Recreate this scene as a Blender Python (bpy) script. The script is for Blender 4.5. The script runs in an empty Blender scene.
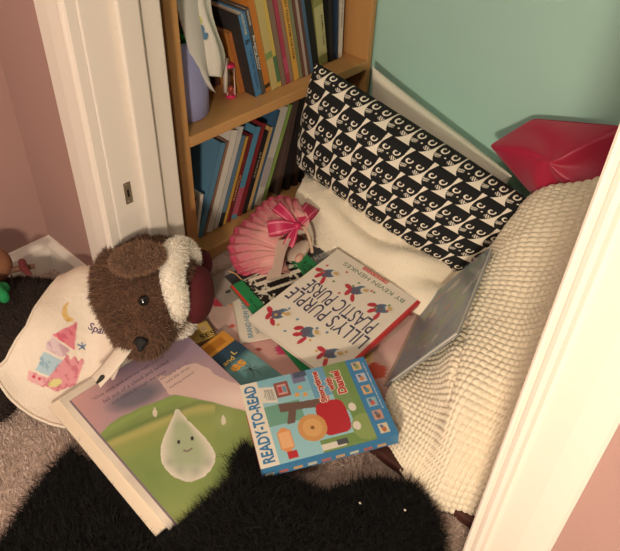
import bpy, bmesh, math, random
import numpy as np
from mathutils import Vector, Matrix
from mathutils.bvhtree import BVHTree
random.seed(7); RNG = np.random.default_rng(7)
SC = bpy.context.scene; COL = SC.collection
PI = math.pi

# ------------------------------------------------------------------ camera
CAM = np.array([0, 0, .92]); F = 670.0; CX, CY = 310, 275.5
def _d(px, py):
    v = np.array([px-CX, -(py-CY), -F]); return v/np.linalg.norm(v)
_up = -_d(275, 1060); _Y = _d(1135, -297); _Y = _Y-_up*(_Y@_up); _Y /= np.linalg.norm(_Y)
R = np.array([np.cross(_Y, _up), _Y, _up])
def at(px, py, z=None, x=None, y=None):
    """point of the room seen at a photo position, on a plane z / x / y = const"""
    r = R@_d(px, py); a, v = (2, z) if z is not None else ((0, x) if x is not None else (1, y))
    return CAM+r*((v-CAM[a])/r[a])
def proj(P):
    v = (np.asarray(P)-CAM)@R
    return CX+F*v[..., 0]/-v[..., 2], CY-F*v[..., 1]/-v[..., 2]
cd = bpy.data.cameras.new('camera'); cam = bpy.data.objects.new('camera', cd); COL.objects.link(cam)
cd.sensor_width = 36; cd.lens = 36*F/620; cd.clip_start = .02
cam.matrix_world = Matrix([list(R[i])+[CAM[i]] for i in range(3)]+[[0, 0, 0, 1]])
SC.camera = cam

# ------------------------------------------------------------------ colour and materials
def lin(c):
    c = np.asarray(c, float)/255
    return np.where(c <= .04045, c/12.92, ((c+.055)/1.055)**2.4)
MATS = {}
def mat(name, rgb, rough=.6, bump=0, bscale=300, var=0, vscale=30, sheen=0, metal=0, trans=0, coat=0, attr=False, detail=2, alpha=1, ior=1.45, wood=None):
    if name in MATS: return MATS[name]
    m = bpy.data.materials.new(name); m.use_nodes = True; nt = m.node_tree; N = nt.nodes; L = nt.links
    b = N['Principled BSDF']; c = lin(rgb); b.inputs['Base Color'].default_value = (*c, 1)
    b.inputs['Roughness'].default_value = rough; b.inputs['Metallic'].default_value = metal
    b.inputs['Sheen Weight'].default_value = sheen; b.inputs['Transmission Weight'].default_value = trans
    b.inputs['Coat Weight'].default_value = coat; b.inputs['Alpha'].default_value = alpha; b.inputs['IOR'].default_value = ior
    tc = N.new('ShaderNodeTexCoord')
    src = None
    if attr:
        a = N.new('ShaderNodeAttribute'); a.attribute_name = 'Col'; src = a.outputs['Color']
    if wood:
        mp = N.new('ShaderNodeMapping'); L.new(tc.outputs['Object'], mp.inputs['Vector']); mp.inputs['Scale'].default_value = wood
        n = N.new('ShaderNodeTexNoise'); n.inputs['Scale'].default_value = 6; n.inputs['Detail'].default_value = 8; L.new(mp.outputs['Vector'], n.inputs['Vector'])
        r = N.new('ShaderNodeValToRGB'); r.color_ramp.elements[0].position = .3; r.color_ramp.elements[1].position = .75
        r.color_ramp.elements[0].color = (*(c*.72), 1); r.color_ramp.elements[1].color = (*np.minimum(c*1.15, 1), 1)
        L.new(n.outputs['Fac'], r.inputs['Fac']); src = r.outputs['Color']
    if var:
        n = N.new('ShaderNodeTexNoise'); n.inputs['Scale'].default_value = vscale; n.inputs['Detail'].default_value = 5
        L.new(tc.outputs['Object'], n.inputs['Vector'])
        mr = N.new('ShaderNodeMapRange'); mr.inputs['To Min'].default_value = 1-var; mr.inputs['To Max'].default_value = 1+var
        mr.inputs['From Min'].default_value = .25; mr.inputs['From Max'].default_value = .75
        L.new(n.outputs['Fac'], mr.inputs['Value'])
        mx = N.new('ShaderNodeVectorMath'); mx.operation = 'SCALE'
        if src: L.new(src, mx.inputs[0])
        else: mx.inputs[0].default_value = c
        L.new(mr.outputs['Result'], mx.inputs['Scale']); src = mx.outputs['Vector']
    if src: L.new(src, b.inputs['Base Color'])
    if bump:
        n = N.new('ShaderNodeTexNoise'); n.inputs['Scale'].default_value = bscale; n.inputs['Detail'].default_value = detail
        L.new(tc.outputs['Object'], n.inputs['Vector'])
        bp = N.new('ShaderNodeBump'); bp.inputs['Strength'].default_value = bump; bp.inputs['Distance'].default_value = .003
        L.new(n.outputs['Fac'], bp.inputs['Height']); L.new(bp.outputs['Normal'], b.inputs['Normal'])
    MATS[name] = m; return m

# ------------------------------------------------------------------ mesh builder
class MB:
    def __init__(s): s.v = []; s.f = []; s.m = []; s.c = []; s.n = 0
    def add(s, V, Fs, mi=0, col=(255, 255, 255), M=None):
        V = np.asarray(V, float).reshape(-1, 3)
        if M is not None:
            A = np.array(M); V = V@A[:3, :3].T+A[:3, 3]
        C = np.asarray(col, float)
        if C.ndim == 1: C = np.tile(lin(C), (len(V), 1))
        s.v.append(V); s.c.append(C); k = s.n
        s.f += [tuple(i+k for i in f) for f in Fs]; s.m += [mi]*len(Fs); s.n += len(V); return s
    def box(s, x0, x1, y0, y1, z0, z1, mi=0, col=(255, 255, 255), M=None):
        V = [(x, y, z) for z in (z0, z1) for y in (y0, y1) for x in (x0, x1)]
        return s.add(V, [(0, 2, 3, 1), (4, 5, 7, 6), (0, 1, 5, 4), (2, 6, 7, 3), (0, 4, 6, 2), (1, 3, 7, 5)], mi, col, M)
    def grid(s, P, mi=0, col=(255, 255, 255), M=None, flip=False, wrap=False):
        P = np.asarray(P, float); a, b = P.shape[:2]; fs = []
        bb = b if wrap else b-1
        for i in range(a-1):
            for j in range(bb):
                j2 = (j+1) % b
                q = (i*b+j, i*b+j2, (i+1)*b+j2, (i+1)*b+j); fs.append(q[::-1] if flip else q)
        C = np.asarray(col, float)
        if C.ndim == 3: C = C.reshape(-1, 3)
        return s.add(P.reshape(-1, 3), fs, mi, C, M)
    def tube(s, pts, r, seg=10, mi=0, col=(255, 255, 255), caps=True):
        pts = np.asarray(pts, float); n = len(pts); r = np.broadcast_to(r, (n,)); rings = []
        t = np.gradient(pts, axis=0); up = np.array([.13, .2, .97])
        for i in range(n):
            d = t[i]/np.linalg.norm(t[i]); a = np.cross(d, up); a /= np.linalg.norm(a); b = np.cross(d, a)
            th = np.linspace(0, 2*PI, seg, endpoint=False)
            rings.append(pts[i]+r[i]*(np.cos(th)[:, None]*a+np.sin(th)[:, None]*b))
        k = s.n; s.grid(rings, mi, col, wrap=True)
        if caps:
            s.f += [tuple(k+i for i in range(seg)), tuple(k+(n-1)*seg+i for i in range(seg))[::-1]]; s.m += [mi, mi]
        return s
    def lathe(s, prof, seg=32, mi=0, col=(255, 255, 255), M=None):
        th = np.linspace(0, 2*PI, seg, endpoint=False)
        P = [[(r*math.cos(a), r*math.sin(a), z) for a in th] for r, z in prof]
        return s.grid(P, mi, col, M, wrap=True)
    def ball(s, c, rad, M=None, mi=0, col=(255, 255, 255), n=16):
        th = np.linspace(0, PI, n+1); ph = np.linspace(0, 2*PI, 2*n, endpoint=False)
        P = np.stack([np.sin(th)[:, None]*np.cos(ph), np.sin(th)[:, None]*np.sin(ph), np.cos(th)[:, None]+0*ph], -1)
        P = P*np.asarray(rad)
        if M is not None: P = P@np.array(M)[:3, :3].T
        return s.grid((P+np.asarray(c))[::-1], mi, col, wrap=True)
    def build(s, name, mats, parent=None, smooth=True, kind=None, label=None, bevel=0, weld=False, solid=0, sub=0):
        V = np.concatenate(s.v); C = np.concatenate(s.c)
        root = parent
        while root is not None and root.parent is not None: root = root.parent
        if root is not None and not s.__dict__.get('local'):
            A = np.array(root.matrix_world.inverted()); V = V@A[:3, :3].T+A[:3, 3]
        me = bpy.data.meshes.new(name); me.from_pydata(V.tolist(), [], s.f); me.update()
        if not isinstance(mats, (list, tuple)): mats = [mats]
        for m in mats: me.materials.append(m)
        me.polygons.foreach_set('material_index', s.m)
        at_ = me.attributes.new('Col', 'FLOAT_COLOR', 'POINT')
        at_.data.foreach_set('color', np.concatenate([C, np.ones((len(C), 1))], 1).astype(np.float32).ravel())
        if weld:
            bm = bmesh.new(); bm.from_mesh(me); bmesh.ops.remove_doubles(bm, verts=bm.verts, dist=1e-5)
            bmesh.ops.recalc_face_normals(bm, faces=bm.faces); bm.to_mesh(me); bm.free()
        o = bpy.data.objects.new(name, me); COL.objects.link(o)
        if parent is not None: o.parent = parent
        if smooth:
            me.polygons.foreach_set('use_smooth', [True]*len(me.polygons))
        if bevel:
            bv = o.modifiers.new('bevel', 'BEVEL'); bv.width = bevel; bv.segments = 2; bv.limit_method = 'ANGLE'
        if solid:
            sd = o.modifiers.new('solid', 'SOLIDIFY'); sd.thickness = solid; sd.offset = 0
        if sub:
            ss = o.modifiers.new('sub', 'SUBSURF'); ss.levels = sub; ss.render_levels = sub
        if kind: o['kind'] = kind
        if label: o['label'] = label
        return o
def tag(o, label, cat, group=None):
    o['label'] = label; o['category'] = cat
    if group: o['group'] = group
    return o
def thing(name, label, cat, M, group=None):
    if not isinstance(M, Matrix): M = Matrix.Translation(Vector(M))
    o = bpy.data.objects.new(name, None); COL.objects.link(o); o.empty_display_size = .02
    o.matrix_world = M; bpy.context.view_layer.update()
    return tag(o, label, cat, group)
def frame(o, x, y, z):
    x, y, z = map(np.asarray, (x, y, z)); return Matrix([[x[i], y[i], z[i], o[i]] for i in range(3)]+[[0, 0, 0, 1]])

# ------------------------------------------------------------------ lettering
_TX = {}
def text_mesh(s, shear=0, bold=0):
    k = (s, shear, bold)
    if k not in _TX:
        cu = bpy.data.curves.new('t', 'FONT'); cu.body = s; cu.size = 1; cu.shear = shear; cu.offset = bold
        cu.resolution_u = 3; cu.align_x = 'CENTER'; cu.align_y = 'CENTER'; cu.space_line = .9
        o = bpy.data.objects.new('t', cu); COL.objects.link(o)
        me = bpy.data.meshes.new_from_object(o.evaluated_get(bpy.context.evaluated_depsgraph_get()))
        V = np.array([v.co[:] for v in me.vertices]); Fs = [tuple(p.vertices) for p in me.polygons]
        bpy.data.objects.remove(o); bpy.data.meshes.remove(me); bpy.data.curves.remove(cu)
        _TX[k] = (V, Fs)
    return _TX[k]
def put_text(mb, s, org, right, up, h, w=None, mi=0, col=(0, 0, 0), shear=0, bold=0):
    """letters of block height h (and total width w) centred on org"""
    V, Fs = text_mesh(s, shear, bold); V = V.copy()
    c = (V.max(0)+V.min(0))/2; e = V.max(0)-V.min(0); V -= c
    k = h/e[1]; kx = (w/e[0]) if w else k
    P = np.asarray(org)+V[:, :1]*kx*np.asarray(right)+V[:, 1:2]*k*np.asarray(up)
    mb.add(P, Fs, mi, col)

# ------------------------------------------------------------------ books
PAGE = mat('page_block_paper', (226, 214, 196), .85, wood=(1, 1, 120))
COVER = mat('printed_cover', (255, 255, 255), .38, attr=True, coat=.15)
COVERM = mat('matte_printed_cover', (255, 255, 255), .6, attr=True)
def poly_in(U, V, pts):
    r = np.zeros(U.shape, bool); n = len(pts)
    for i in range(n):
        x0, y0 = pts[i]; x1, y1 = pts[(i+1) % n]
        if y0 == y1: continue
        r ^= ((y0 > V) != (y1 > V)) & (U < (x1-x0)*(V-y0)/(y1-y0)+x0)
    return r
def ell(U, V, cx, cy, rx, ry, a=0):
    c, s = math.cos(a), math.sin(a); x = (U-cx)*c+(V-cy)*s; y = -(U-cx)*s+(V-cy)*c
    return (x/rx)**2+(y/ry)**2 < 1
def noise2(U, V, sc, seed=0, oct=3):
    g = np.random.default_rng(seed); o = np.zeros(U.shape); amp = 1; tot = 0
    for k in range(oct):
        n = 64; T = g.random((n, n)); x = U*sc*2**k+7.3*k; y = V*sc*2**k+3.1*k
        xi = np.floor(x).astype(int); yi = np.floor(y).astype(int); fx = x-xi; fy = y-yi
        fx = fx*fx*(3-2*fx); fy = fy*fy*(3-2*fy)
        q = lambda a, b: T[(xi+a) % n, (yi+b) % n]
        o += amp*((q(0, 0)*(1-fx)+q(1, 0)*fx)*(1-fy)+(q(0, 1)*(1-fx)+q(1, 1)*fx)*fy); tot += amp; amp *= .5
    return o/tot
def ramp(U, V, col): return np.broadcast_to(lin(col), U.shape+(3,)).copy()
def pset(C, m, col): C[m] = lin(col)
def mixc(C, w, col):
    w = np.clip(w, 0, 1)[..., None]; C[:] = C*(1-w)+lin(col)*w

def book(name, label, cat, M, W, H, T, cov=(200, 200, 200), paint=None, spine=None, back=None, ct=.0016, ov=.003,
         res=.002, texts=(), stexts=(), group=None, base='z', m=None, bands=()):
    m = m or COVER; back = back or cov; spine = spine or cov
    root = thing(name, label, cat, M, group)
    oy = 0 if base == 'z' else H/2; oz = T/2 if base == 'z' else 0
    nx = max(2, int(W/res)) if paint else 2; ny = max(2, int(H/res)) if paint else 2
    b = MB(); b.local = True
    u, v = np.meshgrid(np.linspace(0, 1, nx), np.linspace(0, 1, ny))
    P = np.stack([(u-.5)*W, (v-.5)*H+oy, 0*u+T/2+oz], -1)
    C = paint(u, v, W, H) if paint else ramp(u, v, cov)
    b.grid(P, 0, C)
    y0, y1 = oy-H/2, oy+H/2
    b.box(-W/2, W/2, y0, y1, oz+T/2-ct, oz+T/2-.00005, 0, cov)
    b.box(-W/2, W/2, y0, y1, oz-T/2, oz-T/2+ct, 0, back)
    b.box(-W/2-.0002, -W/2+ct, y0, y1, oz-T/2, oz+T/2, 0, spine)
    for (a0, a1, c) in bands:
        b.box(-W/2-.0005, -W/2, y0+a0*H, y0+a1*H, oz-T/2*.98, oz+T/2*.98, 0, c)
    for t in texts:   # text, u, v, height, width, colour, angle, bold, shear
        s, tu, tv, th, tw, tc = t[:6]; a = t[6] if len(t) > 6 else 0; bo = t[7] if len(t) > 7 else 0; sh = t[8] if len(t) > 8 else 0
        put_text(b, s, ((tu-.5)*W, (tv-.5)*H+oy, oz+T/2+.0003), (math.cos(a), math.sin(a), 0), (-math.sin(a), math.cos(a), 0), th, tw, 0, tc, sh, bo)
    for s, tv, tz, th, tw, tc in stexts:
        put_text(b, s, (-W/2-.0008, y0+tv*H, oz+tz*T), (0, -1, 0), (0, 0, 1), th, tw, 0, tc, 0, .01)
    b.build('cover', m, root, smooth=False)
    p = MB(); p.local = True
    p.box(-W/2+ct, W/2-ov, y0+ov, y1-ov, oz-T/2+ct, oz+T/2-ct)
    p.build('page_block', PAGE, root, smooth=False)
    return root
def fit(corners, zm, tilt=.22, mid=(0, 0)):
    """rectangle that lies under four photo corners [TL,TR,BR,BL] (reading order), mean height zm, slightly tilted -> frame, width, height"""
    D_ = [R@_d(*c) for c in corners]; c0 = sum(at(*c, z=zm) for c in corners)/4; best = None
    def quad(a, b):
        n = np.array([-a, -b, 1.]); n /= np.linalg.norm(n); return [CAM+d*(((c0-CAM)@n)/(d@n)) for d in D_], n
    G = np.linspace(-tilt, tilt, 45)
    for a in G+mid[0]:
        for b in G+mid[1]:
            P, n = quad(a, b); e = [P[1]-P[0], P[2]-P[3], P[0]-P[3], P[1]-P[2]]; l = [np.linalg.norm(q) for q in e]
            cost = sum((e[i]@e[j]/l[i]/l[j])**2 for i in (0, 1) for j in (2, 3))+.5*math.log(l[0]/l[1])**2+.5*math.log(l[2]/l[3])**2+.06*((a-mid[0])**2+(b-mid[1])**2)
            if best is None or cost < best[0]: best = (cost, P, n)
    P = best[1]; n = best[2]
    c = sum(P)/4; x = (P[1]-P[0]+P[2]-P[3])/2; y = (P[0]-P[3]+P[1]-P[2])/2
    W = np.linalg.norm(x); H = np.linalg.norm(y); xu = x/W; yu = y/H
    m_ = xu+yu; m_ /= np.linalg.norm(m_); k = xu-yu; k /= np.linalg.norm(k)
    print('fit cost %.4f tilt %.2f %.2f z' % (best[0], n[0], n[1]), [round(float(p[2]), 3) for p in P])
    return c, (m_+k)/math.sqrt(2), (m_-k)/math.sqrt(2), n, W, H

# ------------------------------------------------------------------ surfaces
def bspline(net, nu, nv):
    """cubic B-spline surface through a control net (ends repeated)"""
    def basis(n, t):
        k = np.concatenate([[0]*4, np.arange(1, n-3), [n-3]*4]).astype(float)
        t = np.clip(t*(n-3), 0, n-3-1e-9); B = [((k[i] <= t) & (t < k[i+1])).astype(float) for i in range(len(k)-1)]
        for p in range(1, 4):
            nb = []
            for i in range(len(k)-p-1):
                a = (t-k[i])/(k[i+p]-k[i])*B[i] if k[i+p] > k[i] else 0*t
                c = (k[i+p+1]-t)/(k[i+p+1]-k[i+1])*B[i+1] if k[i+p+1] > k[i+1] else 0*t
                nb.append(a+c)
            B = nb
        return np.array(B[:n]).T
    net = np.asarray(net, float)
    return np.einsum('ai,bj,ijk->abk', basis(net.shape[0], np.linspace(0, 1, nu)), basis(net.shape[1], np.linspace(0, 1, nv)), net)
def gnormal(P):
    n = np.cross(np.gradient(P, axis=1), np.gradient(P, axis=0)); return n/(np.linalg.norm(n, axis=-1, keepdims=True)+1e-12)
def tris(o):
    me = o.data; me.calc_loop_triangles()
    V = np.empty(len(me.vertices)*3); me.vertices.foreach_get('co', V); V = V.reshape(-1, 3)
    T = np.empty(len(me.loop_triangles)*3, int); me.loop_triangles.foreach_get('vertices', T)
    return V, T.reshape(-1, 3)
def fur(name, V, T, n, length, width, c0, c1, m, parent=None, rand=.5, flop=(0, 0, 0), keep=None, seed=1, normal_up=False, kind='stuff', curl=.5):
    g = np.random.default_rng(seed)
    a, b, c = V[T[:, 0]], V[T[:, 1]], V[T[:, 2]]; nn = np.cross(b-a, c-a); ar = np.linalg.norm(nn, axis=1)
    i = g.choice(len(T), n, p=ar/ar.sum()); r1 = np.sqrt(g.random(n))[:, None]; r2 = g.random(n)[:, None]
    P = a[i]*(1-r1)+b[i]*r1*(1-r2)+c[i]*r1*r2; N = nn[i]/ar[i][:, None]
    if normal_up: N = N*np.sign(N[:, 2:3])
    if keep is not None:
        k = keep(P, N); P = P[k]; N = N[k]; n = len(P)
    D = N+g.normal(0, rand, (n, 3))+np.asarray(flop); D /= np.linalg.norm(D, axis=1)[:, None]
    D = np.where((D*N).sum(1)[:, None] < .1, D+N*.5, D); D /= np.linalg.norm(D, axis=1)[:, None]
    S = np.cross(D, g.normal(0, 1, (n, 3))); S /= np.linalg.norm(S, axis=1)[:, None]
    L = length*(.6+.8*g.random(n))[:, None]; B = g.normal(0, curl, (n, 3))*L*.5+np.array([0, 0, -.12])*L
    w = width*(.7+.6*g.random(n))[:, None]
    M1 = P+D*L*.55+B*.25; Tp = P+D*L+B
    Q = np.stack([P-S*w, P+S*w, M1+S*w*.7, M1-S*w*.7, Tp], 1).reshape(-1, 3)
    k = np.arange(n)*5
    fs = np.stack([k, k+1, k+2, k+3], 1).tolist()+np.stack([k+3, k+2, k+4], 1).tolist()
    t = g.random(n)[:, None]; C = np.repeat(lin(c0)*(1-t)+lin(c1)*t, 5, axis=0)
    mb = MB(); mb.v = [Q]; mb.c = [C]; mb.f = [tuple(x) for x in fs]; mb.m = [0]*len(fs); mb.n = len(Q); mb.local = True
    return mb.build(name, m, parent, smooth=True, kind=kind)
def blob(parts, voxel, smooth=8):
    """ellipsoids fused to one continuous skin; returns verts, tris"""
    mb = MB()
    for c, r, M in parts: mb.ball(c, r, M, n=14)
    o = mb.build('tmp', mat('tmp', (0, 0, 0)))
    rm = o.modifiers.new('r', 'REMESH'); rm.mode = 'VOXEL'; rm.voxel_size = voxel
    sm = o.modifiers.new('s', 'SMOOTH'); sm.factor = .6; sm.iterations = smooth
    me = bpy.data.meshes.new_from_object(o.evaluated_get(bpy.context.evaluated_depsgraph_get()))
    V = np.array([v.co[:] for v in me.vertices]); Fs = [tuple(p.vertices) for p in me.polygons]
    bpy.data.objects.remove(o); bpy.data.meshes.remove(me)
    return V, Fs
def tri_of(Fs):
    t = []
    for f in Fs:
        for i in range(1, len(f)-1): t.append((f[0], f[i], f[i+1]))
    return np.array(t)
def hit(bvh, px, py):
    d = R@_d(px, py); h = bvh.ray_cast(Vector(CAM), Vector(d))
    return (np.array(h[0]), np.array(h[1])) if h[0] is not None else (None, None)
def rot_to(a, up=(0, 0, 1)):
    """3x3 with local x along a and local z near up"""
    a = np.asarray(a, float); a /= np.linalg.norm(a); y = np.cross(up, a); y /= np.linalg.norm(y); z = np.cross(a, y)
    return np.array([a, y, z]).T

# ================================================================== THE ROOM
WALL = mat('mauve_pink_wall_paint', (168, 133, 125), .8, bump=.12, bscale=400, var=.03, vscale=4)
TEAL = mat('pale_teal_wall_paint', (176, 216, 202), .75, bump=.1, bscale=400, var=.02, vscale=3)
TRIM = mat('white_trim_paint', (226, 216, 204), .45, bump=.05, bscale=60)
CARPET = mat('beige_carpet', (186, 164, 150), .95, bump=.8, bscale=500, var=.25, vscale=120)
CEIL = mat('white_ceiling_paint', (235, 230, 222), .9)
def struct(name, boxes, m, bevel=0):
    b = MB()
    for q in boxes: b.box(*q)
    return b.build(name, m, smooth=False, kind='structure', bevel=bevel)
YW = .455; XL = -.832; XR = -.123
struct('floor', [(-1.3, 1.6, -1.6, 1.4, -.05, 0)], CARPET)
struct('ceiling', [(-1.3, 1.6, -1.6, 1.4, 2.4, 2.45)], CEIL)
struct('wall_left', [(-1.2, -1.12, -1.6, YW, 0, 2.4)], WALL)
struct('wall_front_left', [(-1.2, XL-.014, YW, .575, 0, 2.4)], WALL)
struct('wall_front_right', [(XR+.014, 1.6, YW, .575, 0, 2.4)], WALL)
struct('wall_front_top', [(XL-.014, XR+.014, YW, .575, 2.03, 2.4)], WALL)
struct('wall_back', [(-1.2, .42, 1.212, 1.3, 0, 2.4)], TEAL)
struct('wall_closet_left', [(-1.25, -1.172, .575, 1.212, 0, 2.4)], TEAL)
struct('wall_closet_right', [(.34, .42, .575, 1.212, 0, 2.4)], TEAL)
# casings: moulded profile swept up the wall
def casing(name, prof, x0, sgn):
    b = MB(); n = len(prof)
    P = [[(x0+sgn*a, YW-d, z) for a, d in prof] for z in (0, 2.05)]
    b.grid(P, flip=(sgn < 0)); 
    return b.build(name, TRIM, smooth=False, kind='structure')
PROF = [(-.094, 0), (-.094, .010), (-.090, .013), (-.060, .012), (-.030, .008), (-.024, .008), (-.021, .0155), (-.016, .0175), (-.011, .0155), (-.009, .0125), (-.006, .0155), (-.003, .0165), (-.0005, .015), (-.0005, .0005)]
casing('trim_1', PROF, XL-.002, 1)
casing('trim_2', [(a*.9, d) for a, d in PROF], XR+.002, -1)
struct('trim_3', [(XL-.014, XL, YW, .588, 0, 2.03), (XL, XL+.011, .508, .545, 0, 2.03)], TRIM, bevel=.003)
struct('trim_4', [(XR, XR+.014, YW, .588, 0, 2.03), (XR-.011, XR, .508, .545, 0, 2.03)], TRIM, bevel=.003)
def baseboard(name, pts):
    prof = [(0, .075), (.004, .075), (.006, .071), (.009, .066), (.012, .060), (.012, 0)]; b = MB()
    P = [[(x+nx*d, y+ny*d, z) for d, z in prof] for x, y, nx, ny in pts]
    b.grid(P, flip=True); return b.build(name, TRIM, smooth=False, kind='structure')
baseboard('baseboard_left', [(-1.12, -1.6, 1, 0), (-1.12, YW, 1, -1)])
baseboard('baseboard_front', [(-1.12, YW, 1, -1), (XL-.096, YW, 0, -1)])
baseboard('baseboard_right', [(XR+.086, YW, 0, -1), (1.6, YW, 0, -1)])
# strike plate on the left jamb
MET = mat('dull_brass_metal', (176, 164, 146), .35, metal=1)
pc = at(128, 193, x=XL+.0005)
t = thing('strike_plate', 'small metal strike plate screwed to the left white door jamb', 'strike plate', pc)
b = MB(); b.box(XL, XL+.0014, pc[1]-.0065, pc[1]+.0065, pc[2]-.020, pc[2]+.020)
b.box(XL+.0012, XL+.0018, pc[1]-.002, pc[1]+.002, pc[2]-.007, pc[2]+.007, 1); b.build('plate', [MET, mat('dark_hole', (20, 18, 16), .9)], t, smooth=False, bevel=.0004)
for s in (-1, 1):
    b = MB(); b.ball((XL+.0014, pc[1], pc[2]+s*.016), (.0008, .0025, .0025), n=8); b.build('screw', MET, t)

# ------------------------------------------------------------------ bookcase
WOOD = mat('honey_oak_veneer', (196, 146, 90), .45, wood=(1.2, 1.2, .25), bump=.05)
WOODH = mat('honey_oak_veneer_boards', (200, 150, 94), .45, wood=(1.2, .25, 1.2), bump=.05)
BX0, BX1, BY0, BY1, SZ = -1.165, -.90, .640, 1.200, .305
t = thing('bookcase', 'honey oak bookcase standing in the closet against the left wall', 'bookcase', ((BX0+BX1)/2, (BY0+BY1)/2, 0))
for nm, q, m in [('side_panel', (BX0, BX1, BY0, BY0+.028, 0, .95), WOOD), ('side_panel', (BX0, BX1, BY1-.016, BY1, 0, .95), WOOD),
                 ('back_panel', (BX0, BX0+.006, BY0+.028, BY1-.016, .02, .95), WOOD), ('top_board', (BX0+.006, BX1, BY0+.028, BY1-.016, .93, .95), WOODH),
                 ('shelf', (BX0+.006, BX1, BY0+.028, BY1-.016, SZ-.022, SZ), WOODH), ('shelf', (BX0+.006, BX1, BY0+.028, BY1-.016, .62, .64), WOODH),
                 ('bottom_shelf', (BX0+.006, BX1, BY0+.028, BY1-.016, .0, .028), WOODH)]:
    b = MB(); b.box(*q); b.build(nm, m, t, smooth=False, bevel=.002)

# shelf books ------------------------------------------------------
def shelf_book(y, z, x, a, T, H, D, label, cov, spine=None, back=None, stexts=(), bands=(), paint=None, texts=(), group='books on the upper shelf', cat='book', name='book'):
    """y,z: bottom corner on the near side; a: lean of the top towards the near end"""
    ca, sa = math.cos(a), math.sin(a)
    yl = np.array([0, -sa, ca]); zl = np.array([0, ca, sa])
    P0 = np.array([x-D/2, y, z])+zl*T/2
    if a < 0: P0[2] += T*math.sin(-a)
    return book(name, label, cat, frame(P0, (-1, 0, 0), yl, zl), D, H, T, cov, paint, spine, back, stexts=stexts, bands=bands, texts=texts, group=group, base='y', m=COVERM)
UA = math.radians(13)
y = .870
up = [  # thickness, height, depth, spine, label, texts, bands
 (0.017, 0.178, .14, (78, 128, 172), 'thick light blue paperback leaning beside the sand timer', [('ADVENTURES', .88, 0, .005, None, (225, 215, 150)), ('&', .68, 0, .012, None, (30, 40, 60)), ('THE STORY TREASURY', .33, .1, .006, .09, (40, 60, 90))], []),
 (0.010, 0.185, .14, (80, 78, 76), 'charcoal grey paperback with white spine lettering', [('READER', .90, 0, .004, .03, (220, 215, 205)), ('Bedtime Story', .5, .15, .006, .075, (235, 232, 225)), ('Collection', .46, -.25, .004, .05, (235, 232, 225))], []),
 (0.015, 0.220, .15, (196, 122, 50), 'thick plain orange spined book right of the charcoal paperback', [], [(.04, .08, (60, 40, 20))]),
 (0.018, 0.235, .16, (196, 176, 116), 'thin straw yellow book right of the thick orange one', [], [(.3, .36, (130, 150, 90))]),
 (0.010, 0.240, .16, (208, 180, 92), 'slim mustard spine with a green stripe', [], [(.05, .3, (80, 120, 80))]),
 (0.013, 0.235, .16, (132, 108, 92), 'taupe brown spine between mustard and raspberry books', [], []),
 (0.011, 0.240, .16, (168, 62, 84), 'thin raspberry red spine on the upper shelf', [], [(.1, .25, (190, 80, 110))]),
 (0.010, 0.240, .16, (150, 122, 100), 'greyish tan spine right of the raspberry book', [], []),
 (0.014, 0.240, .16, (214, 162, 74), 'golden yellow book with black capital letters down its spine', [('FAIRY TALES FROM THE FARM', .5, .05, .0055, .14, (40, 30, 20))], [(.88, .97, (215, 205, 185))]),
 (0.011, 0.240, .16, (128, 130, 96), 'grey green spine next to the golden yellow book', [], [(.75, .8, (190, 70, 50))]),
 (0.007, 0.240, .16, (112, 72, 62), 'thin red brown spine, nearest the grey green one', [], []),
 (0.007, 0.245, .16, (176, 158, 148), 'very thin pale grey spine between two brown ones', [], []),
 (0.008, 0.245, .16, (96, 62, 52), 'dark brown spine left of the blue and orange one', [], []),
 (0.010, 0.245, .16, (72, 100, 128), 'slate blue spine with an orange patch at its top', [], [(.8, .98, (214, 136, 70))]),
]
for T, H, D, c, lab, st, bd in up:
    xx = -.936-.003*random.random()
    shelf_book(y, SZ+.0005, xx, UA, T, H, D, lab+', upper shelf', c, stexts=st, bands=bd, back=(52, 48, 48) if 'light blue' in lab else None); y += T/math.cos(UA)+.0008
for T, H, D, c, lab, st, bd, a in [
 (.030, .235, .17, (24, 22, 22), 'wide black spined book behind the tip of the cat cushion', [], [], 13),
 (.028, .225, .17, (142, 142, 84), 'big olive green book with a pale leafy spine', [('ANIMAL TALES', .35, .25, .006, .07, (60, 60, 40))], [(.1, .6, (186, 180, 128))], 11),
 (.013, .22, .17, (30, 28, 28), 'thin black book right of the olive green one', [], [], 7),
 (.007, .225, .17, (44, 62, 88), 'thin navy blue spine beside the white one', [('STORIES', .8, 0, .003, .04, (170, 190, 210))], [], 4),
 (.013, .222, .17, (216, 208, 196), 'white spined book at the far end', [('THE BIG BOOK OF READING', .55, 0, .004, .10, (110, 105, 100))], [], 2)]:
    a = math.radians(a)
    shelf_book(y, SZ+.0005, -.952, a, T, H, D, lab+', upper shelf', c, stexts=st, bands=bd); y += T/math.cos(a)+.006*(a < .2)*(a > .1)+.001
    print('upper y', y)
# leaning orange picture card behind the timer
def pcard(u, v, W, H):
    C = ramp(u, v, (206, 140, 66)); pset(C, v > .55, (120, 92, 86)); pset(C, ell(u, v, .5, .3, .3, .18), (120, 60, 50)); pset(C, (u < .08) | (u > .92), (222, 170, 90)); return C
shelf_book(.8600, SZ+.0005, -.968, math.radians(13), .009, .135, .12, 'short orange and brown paperback leaning on the light blue book, upper shelf', (196, 130, 60), paint=pcard, spine=(180, 110, 56))

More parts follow.
